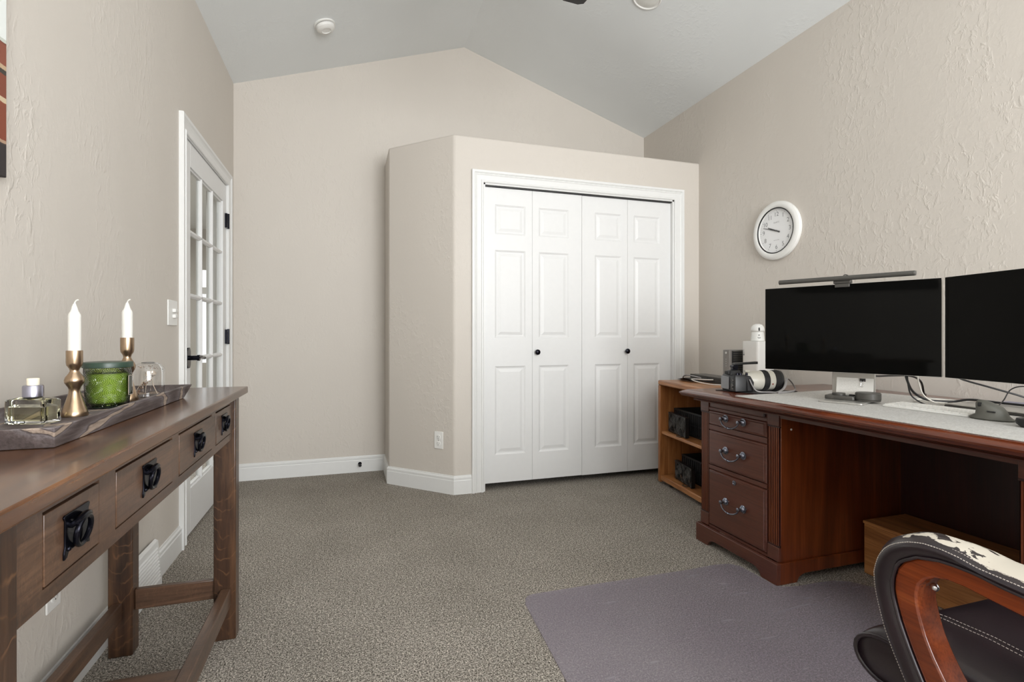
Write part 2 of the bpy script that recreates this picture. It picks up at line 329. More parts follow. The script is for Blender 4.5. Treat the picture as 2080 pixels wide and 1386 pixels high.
# ------------------------------------------------------------------ mesh helpers
class MB:
    def __init__(s): s.bm = bmesh.new()
    def quad(s, pts):
        vs = [s.bm.verts.new(p) for p in pts]; s.bm.faces.new(vs); return s
    def box(s, x0, x1, y0, y1, z0, z1):
        v = [s.bm.verts.new((x, y, z)) for z in (z0, z1) for x, y in ((x0, y0), (x1, y0), (x1, y1), (x0, y1))]
        for f in ((3, 2, 1, 0), (4, 5, 6, 7), (0, 1, 5, 4), (1, 2, 6, 5), (2, 3, 7, 6), (3, 0, 4, 7)):
            s.bm.faces.new([v[i] for i in f])
        return s
    def prism(s, pts, a0, a1, axis='z'):
        # pts: 2D outline; extruded along axis between a0 and a1
        def P(p, a):
            return {'z': (p[0], p[1], a), 'x': (a, p[0], p[1]), 'y': (p[0], a, p[1])}[axis]
        A = [s.bm.verts.new(P(p, a0)) for p in pts]; B = [s.bm.verts.new(P(p, a1)) for p in pts]
        n = len(pts)
        s.bm.faces.new(A[::-1]); s.bm.faces.new(B)
        for i in range(n): s.bm.faces.new((A[i], A[(i+1) % n], B[(i+1) % n], B[i]))
        return s
    def ring(s, outer, inner, a0, a1, axis='x'):
        def P(p, a): return {'z': (p[0], p[1], a), 'x': (a, p[0], p[1]), 'y': (p[0], a, p[1])}[axis]
        n = len(outer)
        V = [[s.bm.verts.new(P(p, a)) for p in loop] for loop in (outer, inner) for a in (a0, a1)]
        oA, oB, iA, iB = V
        for i in range(n):
            j = (i+1) % n
            s.bm.faces.new((oA[i], oA[j], oB[j], oB[i])); s.bm.faces.new((iA[j], iA[i], iB[i], iB[j]))
            s.bm.faces.new((oA[j], oA[i], iA[i], iA[j])); s.bm.faces.new((oB[i], oB[j], iB[j], iB[i]))
        return s
    def lathe(s, prof, c=(0, 0, 0), seg=32, axis='z', caps=True):
        # prof: (radius, height)
        rows = []
        for r, h in prof:
            row = []
            for i in range(seg):
                a = 2*pi*i/seg; x, y = r*cos(a), r*sin(a)
                p = {'z': (x, y, h), 'x': (h, x, y), 'y': (y, h, x)}[axis]
                row.append(s.bm.verts.new((c[0]+p[0], c[1]+p[1], c[2]+p[2])))
            rows.append(row)
        for A, B in zip(rows, rows[1:]):
            for i in range(seg):
                j = (i+1) % seg; s.bm.faces.new((A[i], A[j], B[j], B[i]))
        if caps:
            s.bm.faces.new(rows[0][::-1]); s.bm.faces.new(rows[-1])
        return s
    def cyl(s, p0, p1, r, seg=20, r1=None):
        return s.tube([p0, p1], [r, r if r1 is None else r1], seg)
    def tube(s, pts, r, seg=10, closed=False, flat=1.0):
        P = [Vector(p) for p in pts]; n = len(P)
        R = r if isinstance(r, (list, tuple)) else [r]*n
        up = Vector((0, 0, 1)); rows = []; prev = None
        for i in range(n):
            if closed: d = P[(i+1) % n]-P[i-1]
            else: d = P[min(i+1, n-1)]-P[max(i-1, 0)]
            d.normalize()
            if prev is None:
                a = d.cross(up)
                if a.length < .1: a = d.cross(Vector((1, 0, 0)))
                a.normalize()
            else:
                a = prev-d*prev.dot(d)
                a.normalize()
            prev = a; b = d.cross(a)
            rows.append([s.bm.verts.new(P[i]+a*cos(2*pi*k/seg)*R[i]+b*sin(2*pi*k/seg)*R[i]*flat) for k in range(seg)])
        rng = n if closed else n-1
        for i in range(rng):
            A, B = rows[i], rows[(i+1) % n]
            for k in range(seg):
                l = (k+1) % seg; s.bm.faces.new((A[k], A[l], B[l], B[k]))
        if not closed: s.bm.faces.new(rows[0][::-1]); s.bm.faces.new(rows[-1])
        return s
    def torus(s, c, R, r, axis='x', seg=36, rs=10, sy=1.0, a0=0, a1=2*pi):
        pts = []
        full = abs(a1-a0-2*pi) < 1e-6
        for i in range(seg if full else seg+1):
            a = a0+(a1-a0)*i/seg; u, v = R*cos(a), R*sy*sin(a)
            pts.append({'x': (c[0], c[1]+u, c[2]+v), 'y': (c[0]+u, c[1], c[2]+v), 'z': (c[0]+u, c[1]+v, c[2])}[axis])
        return s.tube(pts, r, rs, closed=full)
    def sphere(s, c, r, seg=16, sq=(1, 1, 1)):
        n = seg//2; rows = []
        top = s.bm.verts.new((c[0], c[1], c[2]+r*sq[2])); bot = s.bm.verts.new((c[0], c[1], c[2]-r*sq[2]))
        for i in range(1, n):
            t = pi*i/n
            rows.append([s.bm.verts.new((c[0]+r*sq[0]*sin(t)*cos(2*pi*k/seg), c[1]+r*sq[1]*sin(t)*sin(2*pi*k/seg), c[2]+r*sq[2]*cos(t))) for k in range(seg)])
        for k in range(seg):
            l = (k+1) % seg
            s.bm.faces.new((top, rows[0][k], rows[0][l])); s.bm.faces.new((bot, rows[-1][l], rows[-1][k]))
            for A, B in zip(rows, rows[1:]): s.bm.faces.new((A[k], B[k], B[l], A[l]))
        return s
    def loft(s, loops, caps=True):
        rows = [[s.bm.verts.new(p) for p in lp] for lp in loops]; n = len(rows[0])
        for A, B in zip(rows, rows[1:]):
            for i in range(n):
                j = (i+1) % n; s.bm.faces.new((A[i], A[j], B[j], B[i]))
        if caps: s.bm.faces.new(rows[0][::-1]); s.bm.faces.new(rows[-1])
        return s
WM = {}
def wm(o): return WM[o.name]
def obj(name, mb, mat, parent=None, bevel=0, smooth=35, local=False, label=None, cat=None, group=None, kind=None, seg=2):
    """links one mesh object; coordinates are world ones unless local=True (then: the parent's frame)"""
    bm = mb.bm
    bmesh.ops.recalc_face_normals(bm, faces=bm.faces)
    me = bpy.data.meshes.new(name)
    if parent is not None:
        base = wm(parent)
        if not local: bm.transform(base.inverted())
        o = bpy.data.objects.new(name, me); o.parent = parent; W = base.copy()
    else:
        xs = [v.co for v in bm.verts]
        c = Vector(((min(v.x for v in xs)+max(v.x for v in xs))/2, (min(v.y for v in xs)+max(v.y for v in xs))/2, min(v.z for v in xs)))
        if kind == 'structure': c = Vector((0, 0, 0))
        W = Matrix.Translation(c); bm.transform(W.inverted())
        o = bpy.data.objects.new(name, me); o.location = c
    bm.to_mesh(me); bm.free()
    if smooth:
        for p in me.polygons: p.use_smooth = True
        me.set_sharp_from_angle(angle=rad(smooth))
    if mat is not None: me.materials.append(mat)
    if bevel:
        md = o.modifiers.new('bevel', 'BEVEL'); md.width = bevel; md.segments = seg; md.limit_method = 'ANGLE'; md.angle_limit = rad(35)
        md.harden_normals = False
    col.objects.link(o); WM[o.name] = W
    if label: o['label'] = label
    if cat: o['category'] = cat
    if group: o['group'] = group
    if kind: o['kind'] = kind
    return o
def thing(name, label, cat, loc=(0, 0, 0), rz=0, group=None, kind=None):
    o = bpy.data.objects.new(name, None); col.objects.link(o); o.empty_display_size = .05
    o.location = loc; o.rotation_euler = (0, 0, rz)
    WM[o.name] = Matrix.Translation(loc) @ Matrix.Rotation(rz, 4, 'Z')
    if label: o['label'] = label
    if cat: o['category'] = cat
    if group: o['group'] = group
    if kind: o['kind'] = kind
    return o
def smoothpath(pts, n=8):
    P = [Vector(p) for p in pts]; out = []
    for i in range(len(P)-1):
        p0, p1, p2, p3 = P[max(i-1, 0)], P[i], P[i+1], P[min(i+2, len(P)-1)]
        for k in range(n):
            t = k/n
            out.append(.5*((2*p1)+(-p0+p2)*t+(2*p0-5*p1+4*p2-p3)*t*t+(-p0+3*p1-3*p2+p3)*t**3))
    out.append(P[-1]); return out
def text_bm(mb, txt, size, fn):
    """adds lettering to mb; fn maps (u, v) of the flat lettering to a point"""
    cu = bpy.data.curves.new('t', 'FONT'); cu.body = txt; cu.size = size; cu.align_x = 'CENTER'; cu.align_y = 'CENTER'
    to = bpy.data.objects.new('t', cu); col.objects.link(to)
    dg = bpy.context.evaluated_depsgraph_get(); dg.update()
    me = bpy.data.meshes.new_from_object(to.evaluated_get(dg))
    vs = [mb.bm.verts.new(fn(v.co.x, v.co.y)) for v in me.vertices]
    for p in me.polygons:
        try: mb.bm.faces.new([vs[i] for i in p.vertices])
        except ValueError: pass
    bpy.data.objects.remove(to); bpy.data.meshes.remove(me)

# ------------------------------------------------------------------ the room
XL, XR, YB, YF = -.778, 2.535, 4.042, -2.40
EAVE, RIDGE, XC = 2.812, 3.350, .882
S = dict(kind='structure')
floor = MB().quad([(XL-.1, YF, 0), (XR+.1, YF, 0), (XR+.1, YB+.1, 0), (XL-.1, YB+.1, 0)])
obj('floor', floor, M['carpet'], smooth=0, label='taupe speckled wall-to-wall carpet floor', cat='floor', **S)
b = MB()
zr = lambda x: EAVE + (RIDGE-EAVE)*(1-abs(x-XC)/(XC-XL if x < XC else XR-XC))
b.prism([(XL, EAVE), (XC, RIDGE), (XR, EAVE), (XR+.1, EAVE), (XC, RIDGE+.12), (XL-.1, EAVE)], YF-.1, YB+.1, 'y')
obj('ceiling', b, M['ceil'], smooth=0, label='white vaulted ceiling meeting in a ridge', cat='ceiling', **S)
b = MB(); b.prism([(XL, 0), (XR, 0), (XR, EAVE), (XC, RIDGE), (XL, EAVE)], YB, YB+.1, 'y')
obj('wall_back', b, M['wall'], smooth=0, label='beige gable wall at the far end of the room', cat='wall', **S)
# left wall with the opening of the glazed door
DY0, DY1, DZ = 2.905, 3.832, 2.035
b = MB(); b.box(XL-.12, XL, YF, DY0, 0, EAVE); b.box(XL-.12, XL, DY1, YB, 0, EAVE); b.box(XL-.12, XL, DY0, DY1, DZ, EAVE)
obj('wall_left', b, M['wall'], smooth=0, label='beige textured wall behind the console table', cat='wall', **S)
# right wall with a window opening behind the camera
RW = (-1.8, -.7, .9, 2.3)
b = MB(); b.box(XR, XR+.12, RW[1], YB, 0, EAVE); b.box(XR, XR+.12, YF, RW[0], 0, EAVE)
b.box(XR, XR+.12, RW[0], RW[1], 0, RW[2]); b.box(XR, XR+.12, RW[0], RW[1], RW[3], EAVE)
obj('wall_right', b, M['wall'], smooth=0, label='beige textured wall behind the monitors', cat='wall', **S)
# front wall with a window opening behind the camera
FW = (.2, 2.1, .85, 2.35)
b = MB(); b.box(XL, FW[0], YF-.12, YF, 0, EAVE); b.box(FW[1], XR, YF-.12, YF, 0, EAVE); b.box(FW[0], FW[1], YF-.12, YF, 0, FW[2])
b.prism([(FW[0], FW[3]), (FW[1], FW[3]), (FW[1], EAVE), (XR, EAVE), (XC, RIDGE), (XL, EAVE), (FW[0], EAVE)], YF-.12, YF, 'y')
obj('wall_front', b, M['wall'], smooth=0, label='beige wall behind the viewer', cat='wall', **S)
for nm, (a0, a1, z0, z1), ax in (('window_1', FW, 'y'), ('window_3', RW, 'x')):
    t = thing(nm, 'white framed window', 'window', (0, 0, 0), **S)
    f = MB(); wd = .05
    def bx(u0, u1, w0, w1, d0, d1):
        if ax == 'y': f.box(u0, u1, YF-d1, YF-d0, w0, w1)
        else: f.box(XR+d0, XR+d1, u0, u1, w0, w1)
    bx(a0, a1, z0, z0+wd, .03, .09); bx(a0, a1, z1-wd, z1, .03, .09); bx(a0, a0+wd, z0, z1, .03, .09); bx(a1-wd, a1, z0, z1, .03, .09)
    bx(a0, a1, (z0+z1)/2-.02, (z0+z1)/2+.02, .03, .09)
    obj('frame', f, M['trim'], t)

# closet bump-out: return wall, 45 degree wall, front wall with the door opening, flat top
CX0, CXA, CYF, CYA, CZ = .263, .650, 3.280, 3.668, 2.342
OX0, OX1, OZ = .845, 2.313, 2.042
b = MB()
bm = b.bm
def vgrid(bm):
    d = {}
    def g(*p):
        p = tuple(round(x, 4) for x in p)
        if p not in d: d[p] = bm.verts.new(p)
        return d[p]
    return g
g = vgrid(bm)
F = lambda *ps: bm.faces.new([g(*p) for p in ps])
F((CX0, YB, 0), (CX0, CYA, 0), (CX0, CYA, CZ), (CX0, YB, CZ))
F((CX0, CYA, 0), (CXA, CYF, 0), (CXA, CYF, CZ), (CX0, CYA, CZ))
F((CXA, CYF, 0), (OX0, CYF, 0), (OX0, CYF, OZ), (OX0, CYF, CZ), (CXA, CYF, CZ))
F((OX0, CYF, OZ), (OX1, CYF, OZ), (OX1, CYF, CZ), (OX0, CYF, CZ))
F((OX1, CYF, 0), (XR, CYF, 0), (XR, CYF, CZ), (OX1, CYF, CZ), (OX1, CYF, OZ))
F((CX0, YB, CZ), (CX0, CYA, CZ), (CXA, CYF, CZ), (OX0, CYF, CZ), (OX1, CYF, CZ), (XR, CYF, CZ), (XR, YB, CZ))
F((OX0, CYF, 0), (OX0, CYF+.11, 0), (OX0, CYF+.11, OZ), (OX0, CYF, OZ))
F((OX1, CYF, 0), (OX1, CYF, OZ), (OX1, CYF+.11, OZ), (OX1, CYF+.11, 0))
F((OX0, CYF, OZ), (OX0, CYF+.11, OZ), (OX1, CYF+.11, OZ), (OX1, CYF, OZ))
obj('wall_closet', b, M['wall'], bevel=.013, seg=4, label='beige boxed-out closet walls with a flat ledge top', cat='wall', **S)

# skirting boards with a moulded top
BB = [(0, 0), (.013, 0), (.013, .088), (.010, .094), (.012, .098), (.012, .108), (.006, .114), (.005, .120), (0, .121)]
def baseboard(name, path, label):
    """path: 2D points, room side on the left of the walking direction"""
    b = MB(); n = len(path); P = [Vector(p) for p in path]; rows = []
    for i in range(n):
        d0 = (P[i]-P[i-1]).normalized() if i else (P[1]-P[0]).normalized()
        d1 = (P[i+1]-P[i]).normalized() if i < n-1 else d0
        n0 = Vector((-d0.y, d0.x)); n1 = Vector((-d1.y, d1.x)); m = n0+n1; m = m/(m.dot(n0))
        rows.append([(P[i].x+m.x*w_, P[i].y+m.y*w_, z) for w_, z in BB])
    b.loft(rows); return obj(name, b, M['trim'], smooth=25, label=label, cat='baseboard', **S)
baseboard('baseboard_back', [(CX0, YB), (XL, YB)], 'white moulded baseboard along the gable wall')
baseboard('baseboard_closet', [(OX0-.078, CYF), (CXA, CYF), (CX0, CYA), (CX0, YB)], 'white moulded baseboard around the closet corner')
baseboard('baseboard_left', [(XL, 2.828), (XL, YF)], 'white moulded baseboard along the left wall')
baseboard('baseboard_right', [(XR, RW[0]), (XR, CYF)], 'white moulded baseboard along the right wall')

# casing swept around an opening
CP = [(0, 0), (0, .011), (.006, .015), (.013, .015), (.017, .010), (.045, .013), (.052, .017), (.058, .013), (.064, .020), (.078, .021), (.080, .018), (.080, 0)]
def casing(name, u0, u1, z1, fn, label, mat='trim'):
    b = MB()
    rows = []
    for corner in range(4):
        r = []
        for w_, d in CP:
            u, z = [(u0-w_, 0), (u0-w_, z1+w_), (u1+w_, z1+w_), (u1+w_, 0)][corner]
            r.append(fn(u, z, d))
        rows.append(r)
    b.loft(rows)
    return obj(name, b, M[mat], smooth=20, label=label, cat='door casing', **S)
casing('trim_1', OX0, OX1, OZ, lambda u, z, d: (u, CYF-d, z), 'white moulded casing around the closet doors')
casing('trim_2', DY0, DY1, DZ, lambda u, z, d: (XL+d, u, z), 'white moulded casing around the glazed door')
# jamb linings
b = MB(); b.box(OX0, OX0+.012, CYF-.002, CYF+.11, 0, OZ); b.box(OX1-.012, OX1, CYF-.002, CYF+.11, 0, OZ); b.box(OX0, OX1, CYF-.002, CYF+.11, OZ-.010, OZ)
obj('trim_3', b, M['trim'], label='white jamb lining of the closet opening', cat='door jamb', **S)
b = MB(); b.box(XL-.12, XL+.002, DY0-.001, DY0+.008, 0, DZ); b.box(XL-.12, XL+.002, DY1-.004, DY1+.001, 0, DZ); b.box(XL-.12, XL+.002, DY0, DY1, DZ-.004, DZ)
b.box(XL-.07, XL-.042, DY0, DY0+.02, 0, DZ); b.box(XL-.07, XL-.042, DY1-.016, DY1, 0, DZ)
obj('trim_4', b, M['trim'], label='white jamb lining of the glazed door', cat='door jamb', **S)

# closet bifold leaves
def panel_leaf(b, x0, x1, z0, z1, y, th, px0, px1, rows):
    """slab with a moulded front at y (facing -y); rows = (z0, z1) of the raised panels"""
    bm = b.bm; zs = [z0]
    for r in rows: zs += list(r)
    zs.append(z1); xs = [x0, px0, px1, x1]
    g = vgrid(bm)
    def g3(x, yy, z): return g(x, yy, z)
    for i in range(3):
        for j in range(len(zs)-1):
            a0, a1, c0, c1 = xs[i], xs[i+1], zs[j], zs[j+1]
            if i == 1 and j % 2 == 1:
                loops = [(0, 0), (.012, .007), (.020, .0075), (.040, .002)]
                prev = None
                for ins, dp in loops:
                    cur = [(a0+ins, y+dp, c0+ins), (a1-ins, y+dp, c0+ins), (a1-ins, y+dp, c1-ins), (a0+ins, y+dp, c1-ins)]
                    if prev:
                        for k in range(4):
                            l = (k+1) % 4; bm.faces.new([g3(*prev[k]), g3(*prev[l]), g3(*cur[l]), g3(*cur[k])])
                    prev = cur
                bm.faces.new([g3(*p) for p in prev])
            else:
                bm.faces.new([g3(a0, y, c0), g3(a1, y, c0), g3(a1, y, c1), g3(a0, y, c1)])
    # sides and back
    for pts in ([(x0, y, z0), (x0, y+th, z0), (x0, y+th, z1), (x0, y, z1)], [(x1, y, z0), (x1, y+th, z0), (x1, y+th, z1), (x1, y, z1)],
                [(x0, y, z1), (x1, y, z1), (x1, y+th, z1), (x0, y+th, z1)], [(x0, y, z0), (x1, y, z0), (x1, y+th, z0), (x0, y+th, z0)],
                [(x0, y+th, z0), (x1, y+th, z0), (x1, y+th, z1), (x0, y+th, z1)]):
        b.quad(pts)
rowz = [(.231, .826), (1.016, 1.606), (1.712, 1.911)]
for dn, lab, leaves in (('door_1', 'left pair of white six-panel bifold closet doors', [(.858, 1.195, .930, 1.147), (1.1965, 1.567, 1.243, 1.468)]),
                        ('door_2', 'right pair of white six-panel bifold closet doors', [(1.571, 1.935, 1.672, 1.885), (1.9365, 2.300, 1.986, 2.206)])):
    t = thing(dn, lab, 'door', ((leaves[0][0]+leaves[1][1])/2, 3.30, 0), **S)
    for k, (x0, x1, p0, p1) in enumerate(leaves):
        b = MB(); panel_leaf(b, x0, x1, .045 if dn == 'door_1' else .042, 2.022, 3.300+(.0 if dn == 'door_1' else .004), .032, p0, p1, rowz)
        obj('leaf', b, M['door'], t, smooth=15)
    kx = 1.228 if dn == 'door_1' else 1.923
    b = MB(); b.lathe([(.007, 0), (.007, -.012), (.016, -.016), (.019, -.022), (.018, -.029), (.011, -.034), (.001, -.035)], (kx, 3.303, .918), 20, 'y')
    obj('knob', b, M['black_iron'], t, label='round dark knob')
b = MB(); b.box(OX0+.012, OX1-.012, 3.29, 3.335, 2.024, OZ-.010)
obj('trim_5', b, M['black'], label='dark sliding track above the closet doors', cat='door track', **S)

# glazed french door in the left wall
t = thing('door_3', 'white french door with fifteen panes, ajar in the left wall', 'door', (XL, (DY0+DY1)/2, 0), **S)
t['label'] = 'white french door with fifteen panes and black lever'
dx0, dx1 = XL-.040, XL-.002
gy0, gy1, gz0, gz1 = 3.02, 3.735, .245, 1.905
b = MB(); b.box(dx0, dx1, DY0+.01, gy0, .015, 2.026); b.box(dx0, dx1, gy1, DY1-.006, .015, 2.026)
b.box(dx0, dx1, gy0, gy1, .015, gz0); b.box(dx0, dx1, gy0, gy1, gz1, 2.026)
obj('door_frame', b, M['door'], t, bevel=.002)
b = MB(); mw = .013
for i in range(3+1):
    y = gy0+(gy1-gy0)*i/3
    for s_, wd in ((.006, .010), (.012, .006)):
        pass
    if 0 < i < 3:
        b.prism([(dx1-.004, y-.004), (dx1-.004, y+.004), (dx1-.014, y+mw), (dx0+.014, y+mw), (dx0+.004, y+.004), (dx0+.004, y-.004), (dx0+.014, y-mw), (dx1-.014, y-mw)], gz0, gz1, 'z')
for j in range(1, 5):
    z = gz0+(gz1-gz0)*j/5
    b.prism([(dx1-.004, z-.004), (dx1-.004, z+.004), (dx1-.014, z+mw), (dx0+.014, z+mw), (dx0+.004, z+.004), (dx0+.004, z-.004), (dx0+.014, z-mw), (dx1-.014, z-mw)], gy0, gy1, 'y')
obj('muntins', b, M['door'], t, smooth=20)
b = MB()   # glazing bead around the glass
for o_, i_, x_ in ((.0, .012, dx1-.010),):
    b.ring([(gy0, gz0), (gy1, gz0), (gy1, gz1), (gy0, gz1)], [(gy0+.010, gz0+.010), (gy1-.010, gz0+.010), (gy1-.010, gz1-.010), (gy0+.010, gz1-.010)], dx0+.010, x_, 'x')
obj('glazing_bead', b, M['door'], t)
for i in range(3):
    for j in range(5):
        y0 = gy0+(gy1-gy0)*i/3; y1 = gy0+(gy1-gy0)*(i+1)/3; z0 = gz0+(gz1-gz0)*j/5; z1 = gz0+(gz1-gz0)*(j+1)/5
        b = MB(); b.box((dx0+dx1)/2-.002, (dx0+dx1)/2+.002, y0, y1, z0, z1); obj('pane', b, M['glass'], t, smooth=0)
b = MB(); hy, hz = 2.962, .920
octo = [(hy-.016, hz-.052), (hy+.016, hz-.052), (hy+.028, hz-.034), (hy+.030, hz), (hy+.028, hz+.034), (hy+.016, hz+.052), (hy-.016, hz+.052), (hy-.028, hz+.034), (hy-.030, hz), (hy-.028, hz-.034)]
b.prism(octo, dx1, dx1+.010, 'x')
hnd = obj('handle_plate', b, M['black_iron'], t, bevel=.002)
b = MB(); b.cyl((dx1+.008, hy, hz), (dx1+.046, hy, hz), .012, 20); b.cyl((dx1+.046, hy, hz), (dx1+.058, hy, hz), .015, 20)
b.tube(smoothpath([(dx1+.052, hy-.005, hz), (dx1+.053, hy+.04, hz+.003), (dx1+.050, hy+.08, hz-.002), (dx1+.052, hy+.108, hz-.005)], 6), .0085, 12)
obj('lever', b, M['black_iron'], hnd)
for z in (1.792, 1.025, .25):
    b = MB(); b.box(XL-.002, XL+.012, DY1-.045, DY1-.002, z-.047, z+.047); b.cyl((XL+.012, DY1-.010, z-.05), (XL+.012, DY1-.010, z+.05), .007, 12)
    obj('hinge', b, M['black_iron'], t)

# hallway beyond the glazed door
b = MB(); b.quad([(-4.2, 1.5, -.002), (XL-.11, 1.5, -.002), (XL-.11, 8.6, -.002), (-4.2, 8.6, -.002)])
obj('floor_hall', b, M['carpet'], smooth=0, label='carpet of the hall beyond the glazed door', cat='floor', **S)
b = MB(); b.box(-4.3, -4.2, 1.5, 8.6, 0, 2.6); b.box(-4.3, XL-.12, 1.4, 1.5, 0, 2.6)
b.box(XL-.12, XL-.02, YB+.1, 8.6, 0, 2.6)
wx0, wx1, wz0, wz1 = -2.14, -1.80, .62, 2.0
b.box(-4.3, wx0, 8.6, 8.7, 0, 2.6); b.box(wx1, XL-.02, 8.6, 8.7, 0, 2.6); b.box(wx0, wx1, 8.6, 8.7, 0, wz0); b.box(wx0, wx1, 8.6, 8.7, wz1, 2.6)
obj('wall_hall', b, M['hall'], smooth=0, label='grey-beige hall walls seen through the door panes', cat='wall', **S)
b = MB(); b.box(-4.3, XL-.02, 1.4, 8.7, 2.6, 2.7)
obj('ceiling_hall', b, M['ceil'], smooth=0, label='white hall ceiling seen through the door panes', cat='ceiling', **S)
b = MB(); b.box(wx0, wx1, 8.62, 8.66, 1.64, 1.74); b.box(wx0, wx0+.03, 8.62, 8.66, wz0, wz1); b.box(wx1-.03, wx1, 8.62, 8.66, wz0, wz1)
obj('window_2', b, M['trim'], label='bright narrow window at the end of the hall', cat='window', **S)

# ------------------------------------------------------------------ small fittings
def slope_frame(x, y):
    k = (RIDGE-EAVE)/(XC-XL) if x < XC else -(RIDGE-EAVE)/(XR-XC)
    z = zr(x); n = Vector((k, 0, -1)).normalized()       # pointing into the room
    xa = Vector((1, 0, k)).normalized(); ya = n.cross(xa)
    return Matrix.Translation((x, y, z)) @ Matrix((xa, ya, n)).transposed().to_4x4()
def slope_thing(name, label, cat, x, y):
    o = bpy.data.objects.new(name, None); col.objects.link(o); W = slope_frame(x, y)
    o.matrix_world = W; WM[o.name] = W; o['label'] = label; o['category'] = cat; return o
t = slope_thing('smoke_detector', 'round white smoke detector on the left slope of the ceiling', 'smoke detector', -.150, 3.47)
b = MB(); b.lathe([(.066, 0), (.066, .008), (.058, .010)], (0, 0, 0), 32); obj('base', b, M['plastic_white'], t, local=True)
b = MB(); b.lathe([(.054, .011), (.058, .014), (.056, .030), (.044, .040), (.030, .042), (.028, .038), (.010, .038)], (0, 0, 0), 32); obj('cover', b, M['plastic_white'], t, local=True)
b = MB(); b.lathe([(.0555, .010), (.0555, .0135)], (0, 0, 0), 32); obj('vent_gap', b, M['plastic_grey'], t, local=True)
RLX, RLY = 1.719, 2.705
t = slope_thing('recessed_light', 'round white recessed light in the right slope of the ceiling', 'ceiling light', RLX, RLY)
b = MB(); b.torus((0, 0, .002), .083, .006, 'z', 40, 8); b.lathe([(.088, -.001), (.088, .002), (.070, .004)], (0, 0, 0), 40); obj('trim_ring', b, M['plastic_white'], t, local=True)
b = MB(); b.lathe([(.071, .0035), (.055, .008), (.025, .010), (.001, .0105)], (0, 0, 0), 40); obj('lens', b, M['can'], t, local=True)

# ceiling fan (one blade tip dips into view)
FX, FY = .882, 1.53
t = thing('ceiling_fan', 'dark ceiling fan, one blade tip at the top edge', 'ceiling fan', (FX, FY, 2.45))
b = MB(); b.cyl((FX, FY, 2.78), (FX, FY, RIDGE-.03), .014, 16); obj('downrod', b, M['black_iron'], t)
b = MB(); b.lathe([(.03, 3.34), (.075, 3.30), (.075, 3.24), (.03, 3.22)], (FX, FY, 0), 28); obj('canopy', b, M['black_iron'], t)
b = MB(); b.lathe([(.03, 2.80), (.09, 2.77), (.12, 2.70), (.12, 2.64), (.08, 2.60), (.05, 2.58)], (FX, FY, 0), 32); obj('motor_housing', b, M['black_iron'], t)
for k in range(5):
    a = rad(81.5)+k*2*pi/5
    R_ = Matrix.Translation((FX, FY, 2.583)) @ Matrix.Rotation(a, 4, 'Z') @ Matrix.Rotation(rad(9), 4, 'X')
    b = MB(); pts = [(.16, -.035), (.30, -.062), (.60, -.070), (.645, -.060), (.66, -.035), (.66, .035), (.645, .060), (.60, .070), (.30, .062), (.16, .035)]
    b.prism(pts, -.004, .004, 'z'); b.bm.transform(R_)
    bl = obj('blade', b, M['fan_wood'], t, bevel=.002)
    b = MB(); b.box(.09, .22, -.02, .02, -.010, -.004); b.bm.transform(R_); obj('blade_bracket', b, M['black_iron'], bl)

# picture on the left wall, only its edge in view
t = thing('canvas_picture', 'printed canvas of rusty brickwork under pale sky, cut off at the left edge', 'picture', (XL, 1.0, 1.400))
b = MB(); b.box(XL+.003, XL+.024, .52, 1.482, 1.400, 2.05); obj('canvas', b, M['canvas'], t, bevel=.002)
b = MB(); b.ring([(.53, 1.41), (1.472, 1.41), (1.472, 2.04), (.53, 2.04)], [(.57, 1.45), (1.43, 1.45), (1.43, 2.0), (.57, 2.0)], XL+.0005, XL+.0028, 'x'); obj('stretcher_bar', b, M['pine'], t)

# light switch
t = thing('light_switch', 'white switch plate with two stacked toggles beside the glazed door', 'light switch', (XL, 2.71, 1.138))
b = MB(); b.box(XL+.0005, XL+.007, 2.652, 2.778, 1.080, 1.196); obj('plate', b, M['plastic_white'], t, bevel=.003)
for z in (1.149, 1.123):
    b = MB(); b.box(XL+.006, XL+.020, 2.708, 2.742, z-.008, z+.008); obj('toggle', b, M['plastic_white'], t, bevel=.002)
def outlet(name, label, frame):
    """duplex outlet in a frame whose x runs along the wall and y points into the room"""
    o = bpy.data.objects.new(name, None); col.objects.link(o); o.matrix_world = frame; WM[o.name] = frame
    o['label'] = label; o['category'] = 'outlet'
    b = MB(); b.box(-.035, .035, .0005, .006, -.057, .057); obj('plate', b, M['plastic_white'], o, local=True, bevel=.003)
    for s_ in (-1, 1):
        b = MB(); b.lathe([(.017, .005), (.017, .0085), (.015, .009)], (0, 0, s_*.021), 24, 'y'); so = obj('socket', b, M['plastic_white'], o, local=True)
        b = MB(); b.box(-.008, -.006, .0088, .0094, s_*.021-.001, s_*.021+.008); b.box(.006, .008, .0088, .0094, s_*.021-.001, s_*.021+.006); b.box(-.002, .002, .0088, .0094, s_*.021-.010, s_*.021-.006)
        obj('slots', b, M['ink_dark'], so, local=True)
    b = MB(); b.lathe([(.003, .006), (.003, .0068)], (0, 0, 0), 12, 'y'); obj('screw', b, M['plastic_grey'], o, local=True)
s2 = 2**-.5
fr = Matrix.Translation((.5655, 3.3647, .342)) @ Matrix(((s2, -s2, 0), (-s2, -s2, 0), (0, 0, 1))).to_4x4()
outlet('wall_outlet', 'white duplex outlet low on the angled closet wall', fr)
fr = Matrix.Translation((XL, 1.722, .340)) @ Matrix(((0, 1, 0), (1, 0, 0), (0, 0, 1))).to_4x4()
outlet('wall_outlet', 'white outlet on the left wall under the console table', fr)

